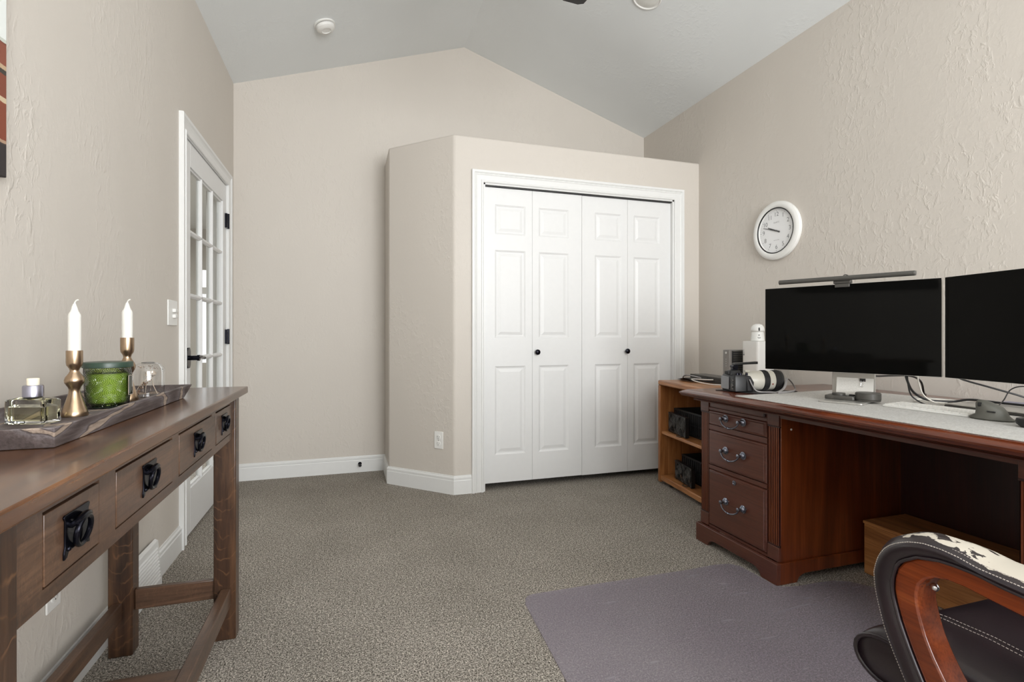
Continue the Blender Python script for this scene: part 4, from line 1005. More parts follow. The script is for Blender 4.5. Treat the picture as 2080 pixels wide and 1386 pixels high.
# moulded top: profile of the front and side edges lofted as a stack of outlines
def outl(o): return [(1.640-o, Y0-o), (DXB, Y0-o), (DXB, Y1+o), (1.640-o, Y1+o)]
b.loft([[(x, y, z) for x, y in outl(o)] for o, z in ((.004, .724), (.026, .730), (.030, .736), (.034, .741), (.034, .747), (.026, .752), (.006, .7605), (0, DT))])
obj('desk_top', b, M['cherry_top'], t, smooth=20)
b = MB(); b.loft([[(x, y, z) for x, y in [(1.672-o, Y0+.03-o), (2.50, Y0+.03-o), (2.50, Y1-.02+o), (1.672-o, Y1-.02+o)]] for o, z in ((0, .7085), (.010, .7085), (.012, .713), (.008, .717), (.014, .7235))])
obj('top_moulding', b, M['cherry_front'], t, smooth=20)
def pedestal(y0, y1):
    """y0 < y1; carcass with fluted pilasters, three drawers, plinth on bracket feet"""
    PX = 1.712
    b = MB(); b.box(PX, 2.500, y0, y1, .088, .708); ped = obj('pedestal', b, M['cherry_z'], t, bevel=.002)
    for a, c in ((y0, y0+.062), (y1-.060, y1)):
        for z0, z1 in ((.655, .708), (.090, .150)):
            b = MB(); b.box(PX-.012, PX, a, c, z0, z1); obj('pilaster_block', b, M['cherry_front'], ped, bevel=.002)
        for z0, z1 in ((.6480, .6545), (.1505, .157)):
            b = MB(); b.box(PX-.009, PX, a-.001, c+.001, z0, z1); obj('pilaster_bead', b, M['cherry_dark'], ped, bevel=.001)
        # fluted shaft: grooves cut as a profile
        n = 6; pts = [(PX, a+.002)]; w_ = (c-a-.004)/n
        for k in range(n):
            yy = a+.002+k*w_
            pts += [(PX-.009, yy+.001), (PX-.009, yy+w_*.62), (PX-.001, yy+w_*.68), (PX-.001, yy+w_*.90), (PX-.009, yy+w_)]
        pts[-1] = (PX-.009, c-.003); pts.append((PX, c-.002))
        b = MB(); b.prism(pts, .157, .648, 'z'); fl = obj('fluted_pilaster', b, M['cherry_z'], ped, smooth=20)
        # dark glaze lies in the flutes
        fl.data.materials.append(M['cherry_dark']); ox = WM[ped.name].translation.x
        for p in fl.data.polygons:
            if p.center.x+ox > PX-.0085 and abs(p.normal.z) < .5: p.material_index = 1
    a, c = y0+.064, y1-.062
    b = MB(); b.box(PX-.006, PX, a, c, .6805, .7045); obj('pull_out_board', b, M['cherry_front'], ped, bevel=.002)
    b = MB(); b.box(PX-.014, PX-.005, a+.008, a+.020, .684, .696); obj('board_knob', b, M['cherry_dark'], ped, bevel=.002)
    for z0, z1 in ((.667, .6785), (.5715, .594), (.378, .396), (.088, .100)):
        b = MB(); b.box(PX-.010, PX, a, c, z0, z1); obj('drawer_rail', b, M['cherry_front'], ped)
    for z0, z1, hz, lock in ((.597, .664, .637, 0), (.399, .568, .487, 0), (.104, .374, .246, 1)):
        b = MB(); x0 = PX-.018
        b.loft([[(x0, yy, zz) for yy, zz in ((a+.002+i, z0+i), (c-.002-i, z0+i), (c-.002-i, z1-i), (a+.002+i, z1-i))] if False else [(xx, yy, zz) for yy, zz in ((a+.002+i, z0+i), (c-.002-i, z0+i), (c-.002-i, z1-i), (a+.002+i, z1-i))] for xx, i in ((PX, 0), (PX-.008, 0), (PX-.013, .003), (PX-.014, .009), (PX-.018, .011))])
        dr = obj('drawer', b, M['cherry_front'], ped, smooth=15)
        ym = (a+c)/2; hy_ = .056
        for s_ in (-1, 1):
            b = MB(); b.lathe([(.017, 0), (.018, -.003), (.012, -.006), (.014, -.010), (.011, -.014), (.006, -.017), (.006, -.026), (.009, -.028), (.009, -.034), (.004, -.037)], (x0, ym+s_*hy_, hz+.004), 20, 'x')
            obj('handle_rosette', b, M['pewter'], dr)
        b = MB(); b.tube(smoothpath([(x0-.030, ym-hy_, hz+.002), (x0-.031, ym-hy_+.004, hz-.010), (x0-.034, ym-.032, hz-.024), (x0-.036, ym, hz-.030), (x0-.034, ym+.032, hz-.024), (x0-.031, ym+hy_-.004, hz-.010), (x0-.030, ym+hy_, hz+.002)], 6), .0035, 10)
        b.torus((x0-.036, ym, hz-.030), .003, .003, 'y', 12, 8); b.sphere((x0-.036, ym, hz-.030), .0062, 12, (1, .8, 1)); b.torus((x0-.036, ym-.008, hz-.0295), .0028, .0022, 'y', 12, 8); b.torus((x0-.036, ym+.008, hz-.0295), .0028, .0022, 'y', 12, 8)
        obj('bail_handle', b, M['pewter'], dr)
        if lock:
            b = MB(); b.lathe([(.011, 0), (.011, -.003), (.008, -.004), (.007, -.002), (.002, -.002)], (x0, ym, .353), 20, 'x'); obj('lock', b, M['pewter'], dr)
    # plinth with bracket feet
    K = 1.680; kz = .088
    def bracket(u0, u1):
        d = u1-u0
        return [(u0, 0), (u0+.085, 0), (u0+.090, .006), (u0+.098, .020), (u0+.115, .030), (u0+.135, .034), (u1-.135, .034), (u1-.115, .030), (u1-.098, .020), (u1-.090, .006), (u1-.085, 0), (u1, 0), (u1, kz-.010), (u1, kz), (u0, kz), (u0, kz-.010)]
    b = MB(); b.prism(bracket(y0-.010, y1+.010), K, K+.020, 'x'); obj('front_plinth', b, M['cherry_front'], ped, bevel=.002)
    for ya, yb in ((y0-.010, y0+.010), (y1-.010, y1+.010)):
        b = MB(); b.prism(bracket(K+.020, 2.50), ya, yb, 'y'); obj('side_plinth', b, M['cherry_z'], ped, bevel=.002)
    return ped
p1 = pedestal(1.690, 2.186)
b = MB(); b.lathe([(.0045, 0), (.0045, -.002), (.002, -.003)], (1.765, 1.690, .640), 14, 'y'); obj('screw_cap', b, M['plastic_white'], p1, label='tiny white screw cap')
p2 = pedestal(.405, .893)
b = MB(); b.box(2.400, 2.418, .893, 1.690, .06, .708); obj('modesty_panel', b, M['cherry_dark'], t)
b = MB(); b.box(1.705, 1.722, .893, 1.690, .690, .7084); obj('knee_rail', b, M['cherry_front'], t)

# wooden box in the knee space
t = thing('wooden_box', 'long plain amber wooden box on the floor in the knee space', 'box', (2.25, 1.27, 0))
b = MB(); b.box(2.140, 2.392, .90, 1.662, .001, .216); obj('box_body', b, M['pine'], t, bevel=.002)
b = MB(); b.box(2.136, 2.394, .897, 1.665, .2165, .229); obj('box_lid', b, M['pine'], t, bevel=.002)

# chair mat: outline with a lip that runs under the desk
def arc(cx_, cy2, r, a0, a1, n=8): return [(cx_+r*cos(rad(a0+(a1-a0)*k/n)), cy2+r*sin(rad(a0+(a1-a0)*k/n))) for k in range(n+1)]
path = [(.590, .35)]+[(.618, 1.408), (.645, 1.86)]+arc(.70, 1.870, .048, 175, 95, 5)+[(1.0, 1.916), (1.40, 1.910)]+[(1.56, 1.915), (1.63, 1.905), (1.664, 1.87), (1.668, 1.80), (1.672, 1.74), (1.671, 1.690), (1.690, 1.664), (1.76, 1.648), (1.86, 1.648), (1.94, 1.640), (2.00, 1.610), (2.04, 1.55), (2.06, 1.47), (2.066, 1.3), (2.066, 1.05), (2.03, .96), (1.9, .935), (1.72, .920), (1.668, .88), (1.65, .6), (1.65, .35)]
b = MB(); b.prism(path, .0015, .0045, 'z')
b2 = [(.594+.004, .35), (.622, 1.408), (.650, 1.85), (.70, 1.905), (1.0, 1.907), (1.40, 1.902), (1.56, 1.905)]
mat_o = obj('chair_mat', b, M['vinyl'], None, smooth=0, label='translucent grey-purple vinyl chair mat on the carpet', cat='chair mat')
mat_o.modifiers.new('tri', 'TRIANGULATE')

# ------------------------------------------------------------------ on the desk
t = thing('desk_mat', 'large pale grey felt desk mat under the monitors', 'desk mat', (2.0, 1.2, DT))
b = MB(); b.prism([(1.640, 1.875), (1.648, .55), (2.41, .55), (2.425, 1.42), (2.34, 1.93)], DT+.0004, DT+.0035, 'z'); obj('felt', b, M['felt'], t, bevel=.001)
ZM = DT+.0040
# monitor with flat aluminium stand
def monitor(name, label, cx_, cy2, rz, W, z0, z1, stand, grp=None):
    t = thing(name, label, 'monitor', (cx_, cy2, ZM), rz)
    Z = ZM; a, c = z0-Z, z1-Z; side = 'alu'
    b = MB(); b.box(-W/2, W/2, 0, .024, a, c); obj('housing', b, M[side], t, local=True, bevel=.004)
    b = MB(); b.box(-W/2+.0015, W/2-.0015, -.0012, .0, a+.0015, c-.0015); sc_ = obj('screen', b, M['screen'], t, local=True)
    b = MB(); b.ring([(-W/2+.0015, a+.0015), (W/2-.0015, a+.0015), (W/2-.0015, c-.0015), (-W/2+.0015, c-.0015)], [(-W/2+.011, a+.013), (W/2-.011, a+.013), (W/2-.011, c-.011), (-W/2+.011, c-.011)], -.0019, -.0011, 'y'); obj('bezel', b, M['screen'], sc_, local=True)
    if stand == 'flat':
        hw = .0775
        b = MB(); b.loft([[(x, y+.042, z) for x, y in rbox(hw, .098, .012)] for z in (.0003, .0065)]); obj('stand_foot', b, M['alu'], t, local=True, bevel=.001)
        b = MB(); b.box(-hw, hw, .122, .132, .0065, a+.16); b.box(-hw, hw, .024, .128, a+.150, a+.160); obj('stand_neck', b, M['alu'], t, local=True, bevel=.002)
    else:
        b = MB(); b.loft([[(x, y+.115, z) for x, y in rbox(.10, .075, .02)] for z in (.0003, .010)]); obj('stand_foot', b, M['black'], t, local=True, bevel=.002)
        b = MB(); b.box(-.045, .045, .070, .105, .010, a+.19); b.box(-.03, .03, .024, .075, a+.12, a+.19); obj('stand_neck', b, M['black'], t, local=True, bevel=.003)
    return t
m1 = monitor('computer_monitor', 'wide black monitor with a light bar on top, beside the camera', 1.893, 1.555, rad(-66), .611, .885, 1.242, 'flat')
m2 = monitor('computer_monitor', 'black monitor cut off by the right edge of the photo', 1.957, .960, rad(-100.5), .618, .885, 1.242, 'post')
W1 = WM[m1.name]
# monitor light bar
t = thing('monitor_light_bar', 'slim black light bar clipped on top of the left monitor', 'monitor light', W1 @ Vector((0, 0, 1.242-ZM)), rad(-66))
zb = .021
b = MB(); b.cyl((-.238, -.022, zb), (.232, -.022, zb), .0095, 24); obj('lamp_tube', b, M['charcoal'], t, local=True, bevel=.0015)
b = MB(); b.cyl((.232, -.022, zb), (.2355, -.022, zb), .0088, 24); obj('end_cap', b, M['plastic_grey'], t, local=True)
b = MB(); b.loft([[(x, y, z) for x, y in ((-.034, -.014), (.026, -.014), (.026, .004), (-.034, .004))] for z in (.001, .016)]); b.box(-.030, .022, -.010, -.0025, -.014, .001); obj('clip', b, M['charcoal'], t, local=True, bevel=.002)
b = MB(); b.box(-.03, .022, .0045, .030, .001, .016); b.box(-.026, .018, .026, .036, -.05, .004); obj('counterweight', b, M['charcoal'], t, local=True, bevel=.002)
b = MB(); b.tube(smoothpath([(-.002, -.012, zb+.006), (.002, .010, zb+.016), (.012, .026, zb+.006), (.018, .034, -.02)], 6), .0018, 8); obj('power_lead', b, M['black'], t, local=True)
# paper pad with a binder clip leaning on the stand
t = thing('note_paper', 'white note paper leaning on the stand of the left monitor', 'paper', W1 @ Vector((.008, .116, .0068)), rad(-66))
b = MB(); b.loft([[(x, y, z) for x, y in ((-.066, -.012*(1-z/.085)), (.066, -.012*(1-z/.085)), (.066, .002-.012*(1-z/.085)), (-.066, .002-.012*(1-z/.085)))] for z in (.0002, .085)]); obj('sheet', b, M['paper'], t, local=True, smooth=0)
b = MB()
rr = random.Random(5)
for k in range(9):
    z = .074-k*.0065; y = -.012*(1-z/.085)-.0004; x = -.058
    while x < .010:
        w_ = rr.uniform(.006, .016); b.quad([(x, y, z), (x+w_, y, z), (x+w_, y, z+.0010), (x, y, z+.0010)]); x += w_+.003
obj('faint_print', b, M['faint_ink'], t, local=True, smooth=0)
t2 = thing('binder_clip', 'small black binder clip on the note paper', 'clip', W1 @ Vector((.036, .116, .082)), rad(-66))
b = MB(); b.prism([(-.004, -.006), (-.005, .006), (.005, .006), (.004, -.006)], -.010, .010, 'x'); b.bm.transform(Matrix.Translation((0, -.001, .003))); obj('clip_body', b, M['black'], t2, local=True, bevel=.0006)
b = MB(); b.tube(smoothpath([(-.006, -.0045, .004), (-.004, -.008, -.010), (-.0055, -.010, -.020), (0, -.011, -.025), (.0055, -.010, -.020), (.004, -.008, -.010), (.006, -.0045, .004)], 5), .0007, 6); obj('wire_arm', b, M['steel'], t2, local=True)
# rotary controller and puck on the stand foot
zf = .0068
t = thing('dial_controller', 'flat dark grey controller with a round dial under the left monitor', 'controller', W1 @ Vector((-.024, .060, zf)), rad(-66))
b = MB(); b.loft([[(x*s_, y*s_, z) for x, y in rbox(.054, .038, .010)] for z, s_ in ((.0003, .97), (.002, 1), (.012, 1), (.015, .97))]); bd = obj('case', b, M['charcoal'], t, local=True, smooth=40)
b = MB(); b.lathe([(.024, .0152), (.024, .022), (.022, .0245), (.001, .0245)], (-.012, .004, 0), 32); obj('dial', b, M['charcoal'], bd, local=True)
b = MB(); b.lathe([(.0115, .0152), (.0115, .019), (.010, .020), (.001, .020)], (.034, .012, 0), 24); obj('small_knob', b, M['black'], bd, local=True)
for k in range(3):
    b = MB(); b.box(.020+k*.010, .027+k*.010, -.024, -.018, .0152, .0165); obj('key', b, M['black'], bd, local=True)
t = thing('round_puck', 'round charcoal puck beside the dial controller', 'puck speaker', W1 @ Vector((.069, .056, zf)), rad(-66))
b = MB(); b.lathe([(.041, .0003), (.0425, .003), (.0425, .007)], (0, 0, 0), 44); obj('base_ring', b, M['charcoal'], t, local=True)
b = MB(); b.lathe([(.0415, .0074), (.0435, .009), (.0435, .031), (.041, .034), (.001, .034)], (0, 0, 0), 44); obj('drum', b, M['charcoal'], t, local=True)
# keyboard
KW = Matrix.Translation((1.937, 1.293, ZM)) @ Matrix.Rotation(rad(-91), 4, 'Z')
t = thing('keyboard', 'slim white keyboard on the felt mat', 'keyboard', (1.937, 1.293, ZM), rad(-88))
b = MB(); b.loft([[(x, y+.060, z+(y+.0575)*.045*(z > .002)) for x, y in rbox(.1395, .0575, .006)] for z in (.0004, .0055)]); obj('deck', b, M['plastic_white'], t, local=True, smooth=30)
rows_ = [(14, .0175), (14, .0175), (13, .0187), (12, .020), (11, .0215)]
for j, (n, w_) in enumerate(rows_):
    for k in range(n):
        kw = .272/n; x = -.136+k*kw; y = .108-j*.0205+.004
        zk = .0058+(y)*.045
        b = MB(); b.box(x+.001, x+kw-.001, y-.0175, y, zk-.001, zk+.0022); obj('key', b, M['plastic_white'], t, local=True)
# vertical mouse
t = thing('computer_mouse', 'upright graphite ergonomic mouse on the felt mat', 'mouse', (1.958, 1.097, ZM), rad(-80))
loops = []
for z, cx_, rx, ry in ((.0005, .006, .052, .036), (.004, .006, .055, .038), (.008, .003, .050, .035), (.016, .003, .042, .031), (.030, .001, .038, .029), (.042, -.004, .034, .027), (.050, -.012, .026, .023), (.056, -.018, .018, .017), (.060, -.022, .009, .009), (.061, -.023, .002, .002)):
    lp = []
    for k in range(28):
        a = 2*pi*k/28; x = rx*cos(a); y = ry*sin(a)
        if z <= .008 and x < 0: x *= 1.12
        lp.append((cx_+x, y, z+max(0, -.0*x)))
    loops.append(lp)
b = MB(); b.loft(loops); obj('shell', b, M['mouse'], t, local=True, smooth=60)
b = MB(); b.lathe([(.007, -.004), (.007, .004)], (-.020, -.020, .047), 16, 'x'); obj('scroll_wheel', b, M['black'], t, local=True)
b = MB(); b.box(.0, .022, -.0315, -.028, .026, .030); obj('thumb_button', b, M['black'], t, local=True, bevel=.001)
# black key device at right edge
t = thing('desk_phone', 'black desk device with silver-edged keys at the right edge of the photo', 'desk device', (1.935, .925, ZM), rad(-84))
b = MB(); b.loft([[(x*s_, y*s_+o_, z) for x, y in rbox(.075, .060, .018)] for z, s_, o_ in ((.0005, .86, 0), (.010, .98, 0), (.018, 1, 0), (.026, .97, 0))]); body = obj('base', b, M['black'], t, local=True, smooth=50)
b = MB(); b.loft([[(-.062, -.05, .026), (.062, -.05, .026), (.062, .052, .026), (-.062, .052, .026)], [(-.052, -.040, .030), (.055, -.040, .030), (.055, .046, .062), (-.052, .046, .062)]]); fc = obj('sloped_face', b, M['charcoal'], t, local=True, bevel=.004)
for i in range(4):
    for j in range(3):
        x = -.040+i*.026; y = -.028+j*.024; z = .030+(y+.040)/.086*.032
        b = MB(); b.loft([[(x+px, y+py, z+(py)*.37+h) for px, py in rbox(.0105, .008, .003, 3)] for h in (-.001, .003)]); kk = obj('key', b, M['black'], fc, local=True)
        b = MB(); b.tube([(x+px, y+py, z+py*.37+.002) for px, py in rbox(.0108, .0083, .003, 3)], .0006, 5, closed=True); obj('key_rim', b, M['steel'], kk, local=True)
# flat things behind the mouse
t = thing('closed_laptop', 'closed silver laptop lying behind the mouse', 'laptop', (2.235, 1.190, ZM), rad(-93))
b = MB(); b.box(-.150, .150, -.105, .105, .002, .0085); b.box(-.140, .140, -.095, .095, .0004, .002); obj('base', b, M['charcoal'], t, local=True, bevel=.001)
b = MB(); b.box(-.150, .150, -.105, .105, .0095, .0145); obj('lid', b, M['alu'], t, local=True, bevel=.0015)
t = thing('plastic_sleeves', 'bluish plastic sleeve lying behind the laptop by the wall', 'sleeve', (2.425, 1.10, DT))
for k in range(3):
    b = MB(); z = DT+.0042+k*.0035; d = .006*k
    nn = 12; loops = []
    for i in range(nn+1):
        yy = .86+d+(.46)*i/nn; lift = .004*sin(i*1.3+k)
        loops.append([(2.345+d, yy, z+max(0, lift)), (2.500-d, yy, z+max(0, lift)*.5), (2.500-d, yy, z+max(0, lift)*.5+.0012), (2.345+d, yy, z+max(0, lift)+.0012)])
    b.loft(loops); obj('sheet', b, M['blue_sleeve'], t, smooth=60)
# cables on the desk
D_ = lambda x, y, z: (x, y, DT+z)
cable('black_cable', 'black cable from behind the stand of the left monitor to the desk edge', [(2.02, 1.54, .885), (2.10, 1.58, .865), (2.22, 1.60, .862), (2.33, 1.60, .858), (2.41, 1.61, .83), (2.46, 1.63, .772), (2.50, 1.65, .766)], .0042, 'black')
cable('black_cable', 'thick black cable curving down from the left monitor onto the felt mat', [(2.04, 1.42, .900), (2.08, 1.44, .86), (2.13, 1.45, .81), (2.18, 1.43, .780), (2.24, 1.385, .776), (2.27, 1.34, .788), (2.28, 1.26, .7868), (2.28, 1.18, .7868), (2.27, 1.10, .7868)], .0045, 'black')
cable('black_cable', 'thin black cable dropping from the left monitor behind the keyboard', [(2.045, 1.415, .895), (2.07, 1.43, .85), (2.09, 1.43, .80), (2.11, 1.40, .771), (2.10, 1.36, .7700), (2.09, 1.33, .770)], .0028, 'black')
cable('white_cable', 'white cable from the left monitor coiled in a ring behind the keyboard', [(2.075, 1.40, .905), (2.10, 1.41, .85), (2.13, 1.41, .80), (2.17, 1.385, .772), (2.24, 1.36, .7700), (2.31, 1.37, .7700), (2.345, 1.43, .7700), (2.32, 1.49, .7700), (2.24, 1.51, .7700), (2.17, 1.47, .7700), (2.155, 1.41, .776), (2.18, 1.36, .776)], .0026, 'white_cable')
cable('black_cable', 'black cable running down from between the monitors to the desk device', [(2.10, 1.300, .90), (2.14, 1.29, .875), (2.24, 1.26, .845), (2.31, 1.22, .82), (2.36, 1.17, .795), (2.37, 1.12, .792), (2.36, 1.02, .792)], .0034, 'black')
cable('black_cable', 'thin black cable standing up in a hoop behind the mouse', [(2.16, 1.20, .783), (2.22, 1.22, .785), (2.275, 1.235, .80), (2.30, 1.230, .835), (2.29, 1.195, .852), (2.28, 1.155, .850), (2.27, 1.130, .825), (2.26, 1.12, .790), (2.25, 1.09, .783)], .0020, 'black')
cable('black_cable', 'black cable hanging below the right monitor toward its stand', [(2.13, 1.10, .91), (2.17, 1.13, .892), (2.21, 1.13, .872), (2.25, 1.09, .845), (2.26, 1.03, .812), (2.22, .97, .787), (2.15, .95, .776)], .0034, 'black')

# camera on its pad
t0 = thing('camera_pad', 'thin black cloth pad under the camera', 'cloth pad', (1.86, 2.0, DT))
b = MB(); b.prism([(1.729, 2.112), (1.800, 1.912), (2.06, 1.935), (1.985, 2.150)], DT+.0004, DT+.0030, 'z'); obj('pad', b, M['black_soft'], t0, bevel=.001)
CA = rad(-14); CW = Matrix.Translation((1.786, 2.046, DT+.0032)) @ Matrix.Rotation(CA, 4, 'Z')
t = thing('photo_camera', 'black mirrorless camera with a big off-white telephoto lens lying on the desk corner', 'camera', (1.786, 2.046, DT+.0032), CA)
# local: x along the lens axis (away from the back screen), y along the body width
b = MB(); b.loft([[(x, y, z) for x, y in pts] for z, pts in ((.0005, rbox(.030, .062, .010)), (.004, rbox(.033, .065, .010)), (.070, rbox(.033, .065, .010)), (.080, rbox(.028, .060, .010)))]); body = obj('body', b, M['black'], t, local=True, smooth=40)
b = MB(); b.loft([[(.030, -.066, .002), (.062, -.064, .002), (.062, -.036, .002), (.030, -.034, .002)], [(.028, -.067, .045), (.066, -.064, .045), (.064, -.036, .045), (.030, -.034, .045)], [(.020, -.064, .078), (.050, -.062, .076), (.048, -.038, .076), (.020, -.036, .078)]]); obj('hand_grip', b, M['black_soft'], body, local=True, bevel=.006, seg=3)
b = MB(); b.loft([[(x-.004, y, z) for x, y in pts] for z, pts in ((.078, rbox(.030, .028, .008)), (.098, rbox(.026, .020, .008)), (.102, rbox(.020, .015, .006)))]); obj('viewfinder_hump', b, M['black'], body, local=True, smooth=40)
b = MB(); b.box(-.042, -.030, -.018, .016, .080, .096); obj('eyecup', b, M['black_soft'], body, local=True, bevel=.003)
b = MB(); b.box(-.0375, -.0325, -.020, .060, .008, .070); obj('rear_screen', b, M['lcd'], body, local=True, bevel=.001)
for (yy, zz, r) in ((-.046, .030, .009), (-.052, .055, .004), (-.040, .055, .004), (-.052, .014, .0035), (-.040, .014, .0035)):
    b = MB(); b.lathe([(r, -.037), (r, -.032)], (0, yy, zz), 18, 'x'); obj('rear_button', b, M['charcoal'], body, local=True)
for (xx, yy, r) in ((.005, -.045, .010), (-.012, -.050, .008), (.035, -.050, .006)):
    b = MB(); b.lathe([(r, .078), (r, .088), (r*.9, .090)], (xx, yy, 0), 20); obj('top_dial', b, M['black_iron'], body, local=True)
zc = .050
segs = [('lens_mount', 'alu', [(.030, .034), (.030, .046)]), ('lens_barrel', 'lens_white', [(.034, .046), (.039, .060), (.0455, .085), (.0470, .110), (.0470, .128)]),
        ('focus_ring', 'black_soft', [(.0482, .129), (.0485, .131), (.0485, .154), (.0482, .156)]), ('barrel_band', 'lens_white', [(.0472, .157), (.0475, .184)]),
        ('zoom_ring', 'black_soft', [(.0488, .185), (.0492, .187), (.0492, .214), (.0488, .216)]), ('lens_rim', 'black', [(.0485, .2165), (.0485, .224), (.045, .2245), (.043, .219)])]
for nm, mt, pr in segs:
    b = MB(); b.lathe(pr, (0, 0, zc), 48, 'x'); ln = obj(nm, b, M[mt], t, local=True, smooth=40)
    if nm in ('focus_ring', 'zoom_ring'):
        b = MB()
        for k in range(48):
            a = 2*pi*k/48; y, z = .0488*cos(a), .0488*sin(a); b.box(pr[1][1]+.001, pr[2][1]-.001, y-.0008, y+.0008, zc+z-.0008, zc+z+.0008)
        obj('grip_ribs', b, M['black_soft'], ln, local=True, kind='stuff')
b = MB(); b.box(.165, .171, -.010, -.003, zc+.046, zc+.0485); b.bm.transform(Matrix.Translation((0, 0, zc)) @ Matrix.Rotation(rad(100), 4, 'X') @ Matrix.Translation((0, 0, -zc))); obj('red_badge', b, plain('red_mark', srgb(150, 70, 60), .5), t, local=True)
b = MB(); b.box(.050, .075, -.010, .010, zc+.040, zc+.052); obj('lens_foot', b, M['lens_white'], t, local=True, bevel=.003)
b = MB(); b.box(-.012, .012, -.012, .012, .1022, .110); b.box(-.004, .012, -.016, .010, .110, .126); b.cyl((-.010, -.020, .118), (-.010, .012, .118), .007, 14); ac = obj('accessory_mount', b, M['black_iron'], t, local=True, bevel=.001)
b = MB(); b.loft([[(-.006, -.020, .126), (.110, -.016, .130), (.110, .010, .130), (-.006, .014, .126)], [(-.006, -.020, .134), (.110, -.016, .142), (.110, .010, .142), (-.006, .014, .134)]]); obj('flat_shade', b, M['black'], ac, local=True, bevel=.001)
P_ = [CW @ Vector(p) for p in ((.040, -.068, .060), (.050, -.078, .030), (.070, -.085, .006), (.120, -.105, .004), (.170, -.110, .004), (.220, -.105, .006))]
P_ = P_[:4]+[Vector(p) for p in ((1.90, 1.895, DT+.009), (1.955, 1.915, DT+.022), (1.99, 1.935, DT+.045), (2.006, 1.946, DT+.064), (2.025, 1.95, DT+.058), (2.043, 1.945, DT+.036), (2.02, 1.91, DT+.014), (1.96, 1.885, DT+.0085), (1.88, 1.872, DT+.0085))]
b = MB(); b.tube(smoothpath(P_, 6), .0055, 8, flat=.32); obj('wrist_strap', b, M['strap'], t, label='grey looped strap', smooth=60)

# ------------------------------------------------------------------ office chair
CO = Vector((.865, .20, .43))
t = thing('office_chair', 'dark leather office chair with peeling padded arm and red-brown wood arm frame', 'office chair', (1.19, .42, 0))
outer = [(.50, .700), (.527, .706), (.550, .708), (.572, .7075), (.592, .703), (.61, .695), (.625, .686), (.636, .675), (.646, .659), (.651, .642), (.654, .628), (.653, .612), (.650, .592), (.645, .573), (.636, .543), (.623, .513), (.604, .477)]
rear = [(.10, .600), (.115, .640), (.15, .668), (.21, .683), (.28, .690), (.36, .694), (.43, .6955), (.47, .698)]
wood_o = [(.47, .6865), (.50, .691), (.527, .6915), (.55, .690), (.582, .682), (.600, .670), (.61, .662), (.616, .650), (.620, .636), (.6215, .618), (.619, .600), (.614, .583), (.610, .569), (.602, .549), (.594, .530), (.584, .509), (.574, .489)]
wood_rear = [(.125, .595), (.140, .630), (.17, .652), (.22, .668), (.28, .676), (.36, .681), (.43, .684)]
top_pad = [(y, z) for y, z in rear+outer]; under = wood_rear+wood_o
def resample(P_, n):
    P_ = [Vector((0, *p)) for p in P_]; d = [0]
    for a, c in zip(P_, P_[1:]): d.append(d[-1]+(c-a).length)
    out = []
    for k in range(n):
        s_ = d[-1]*k/(n-1); i = max(j for j in range(len(d)) if d[j] <= s_+1e-9); i = min(i, len(P_)-2)
        f = (s_-d[i])/(d[i+1]-d[i]); q = P_[i].lerp(P_[i+1], f); out.append((q.y, q.z))
    return out
N_ = 72
A_ = resample(top_pad+[(.588, .446), (.570, .415)], N_); U_ = resample(under+[(.559, .461), (.542, .432)], N_)
def side_arm(x0, sgn):
    """x0 = outer face of the arm; sgn = +1 when the chair lies towards +x"""
    X_ = lambda d: x0+sgn*d
    arm = thing('arm_rest', None, None, (0, 0, 0))
    return X_
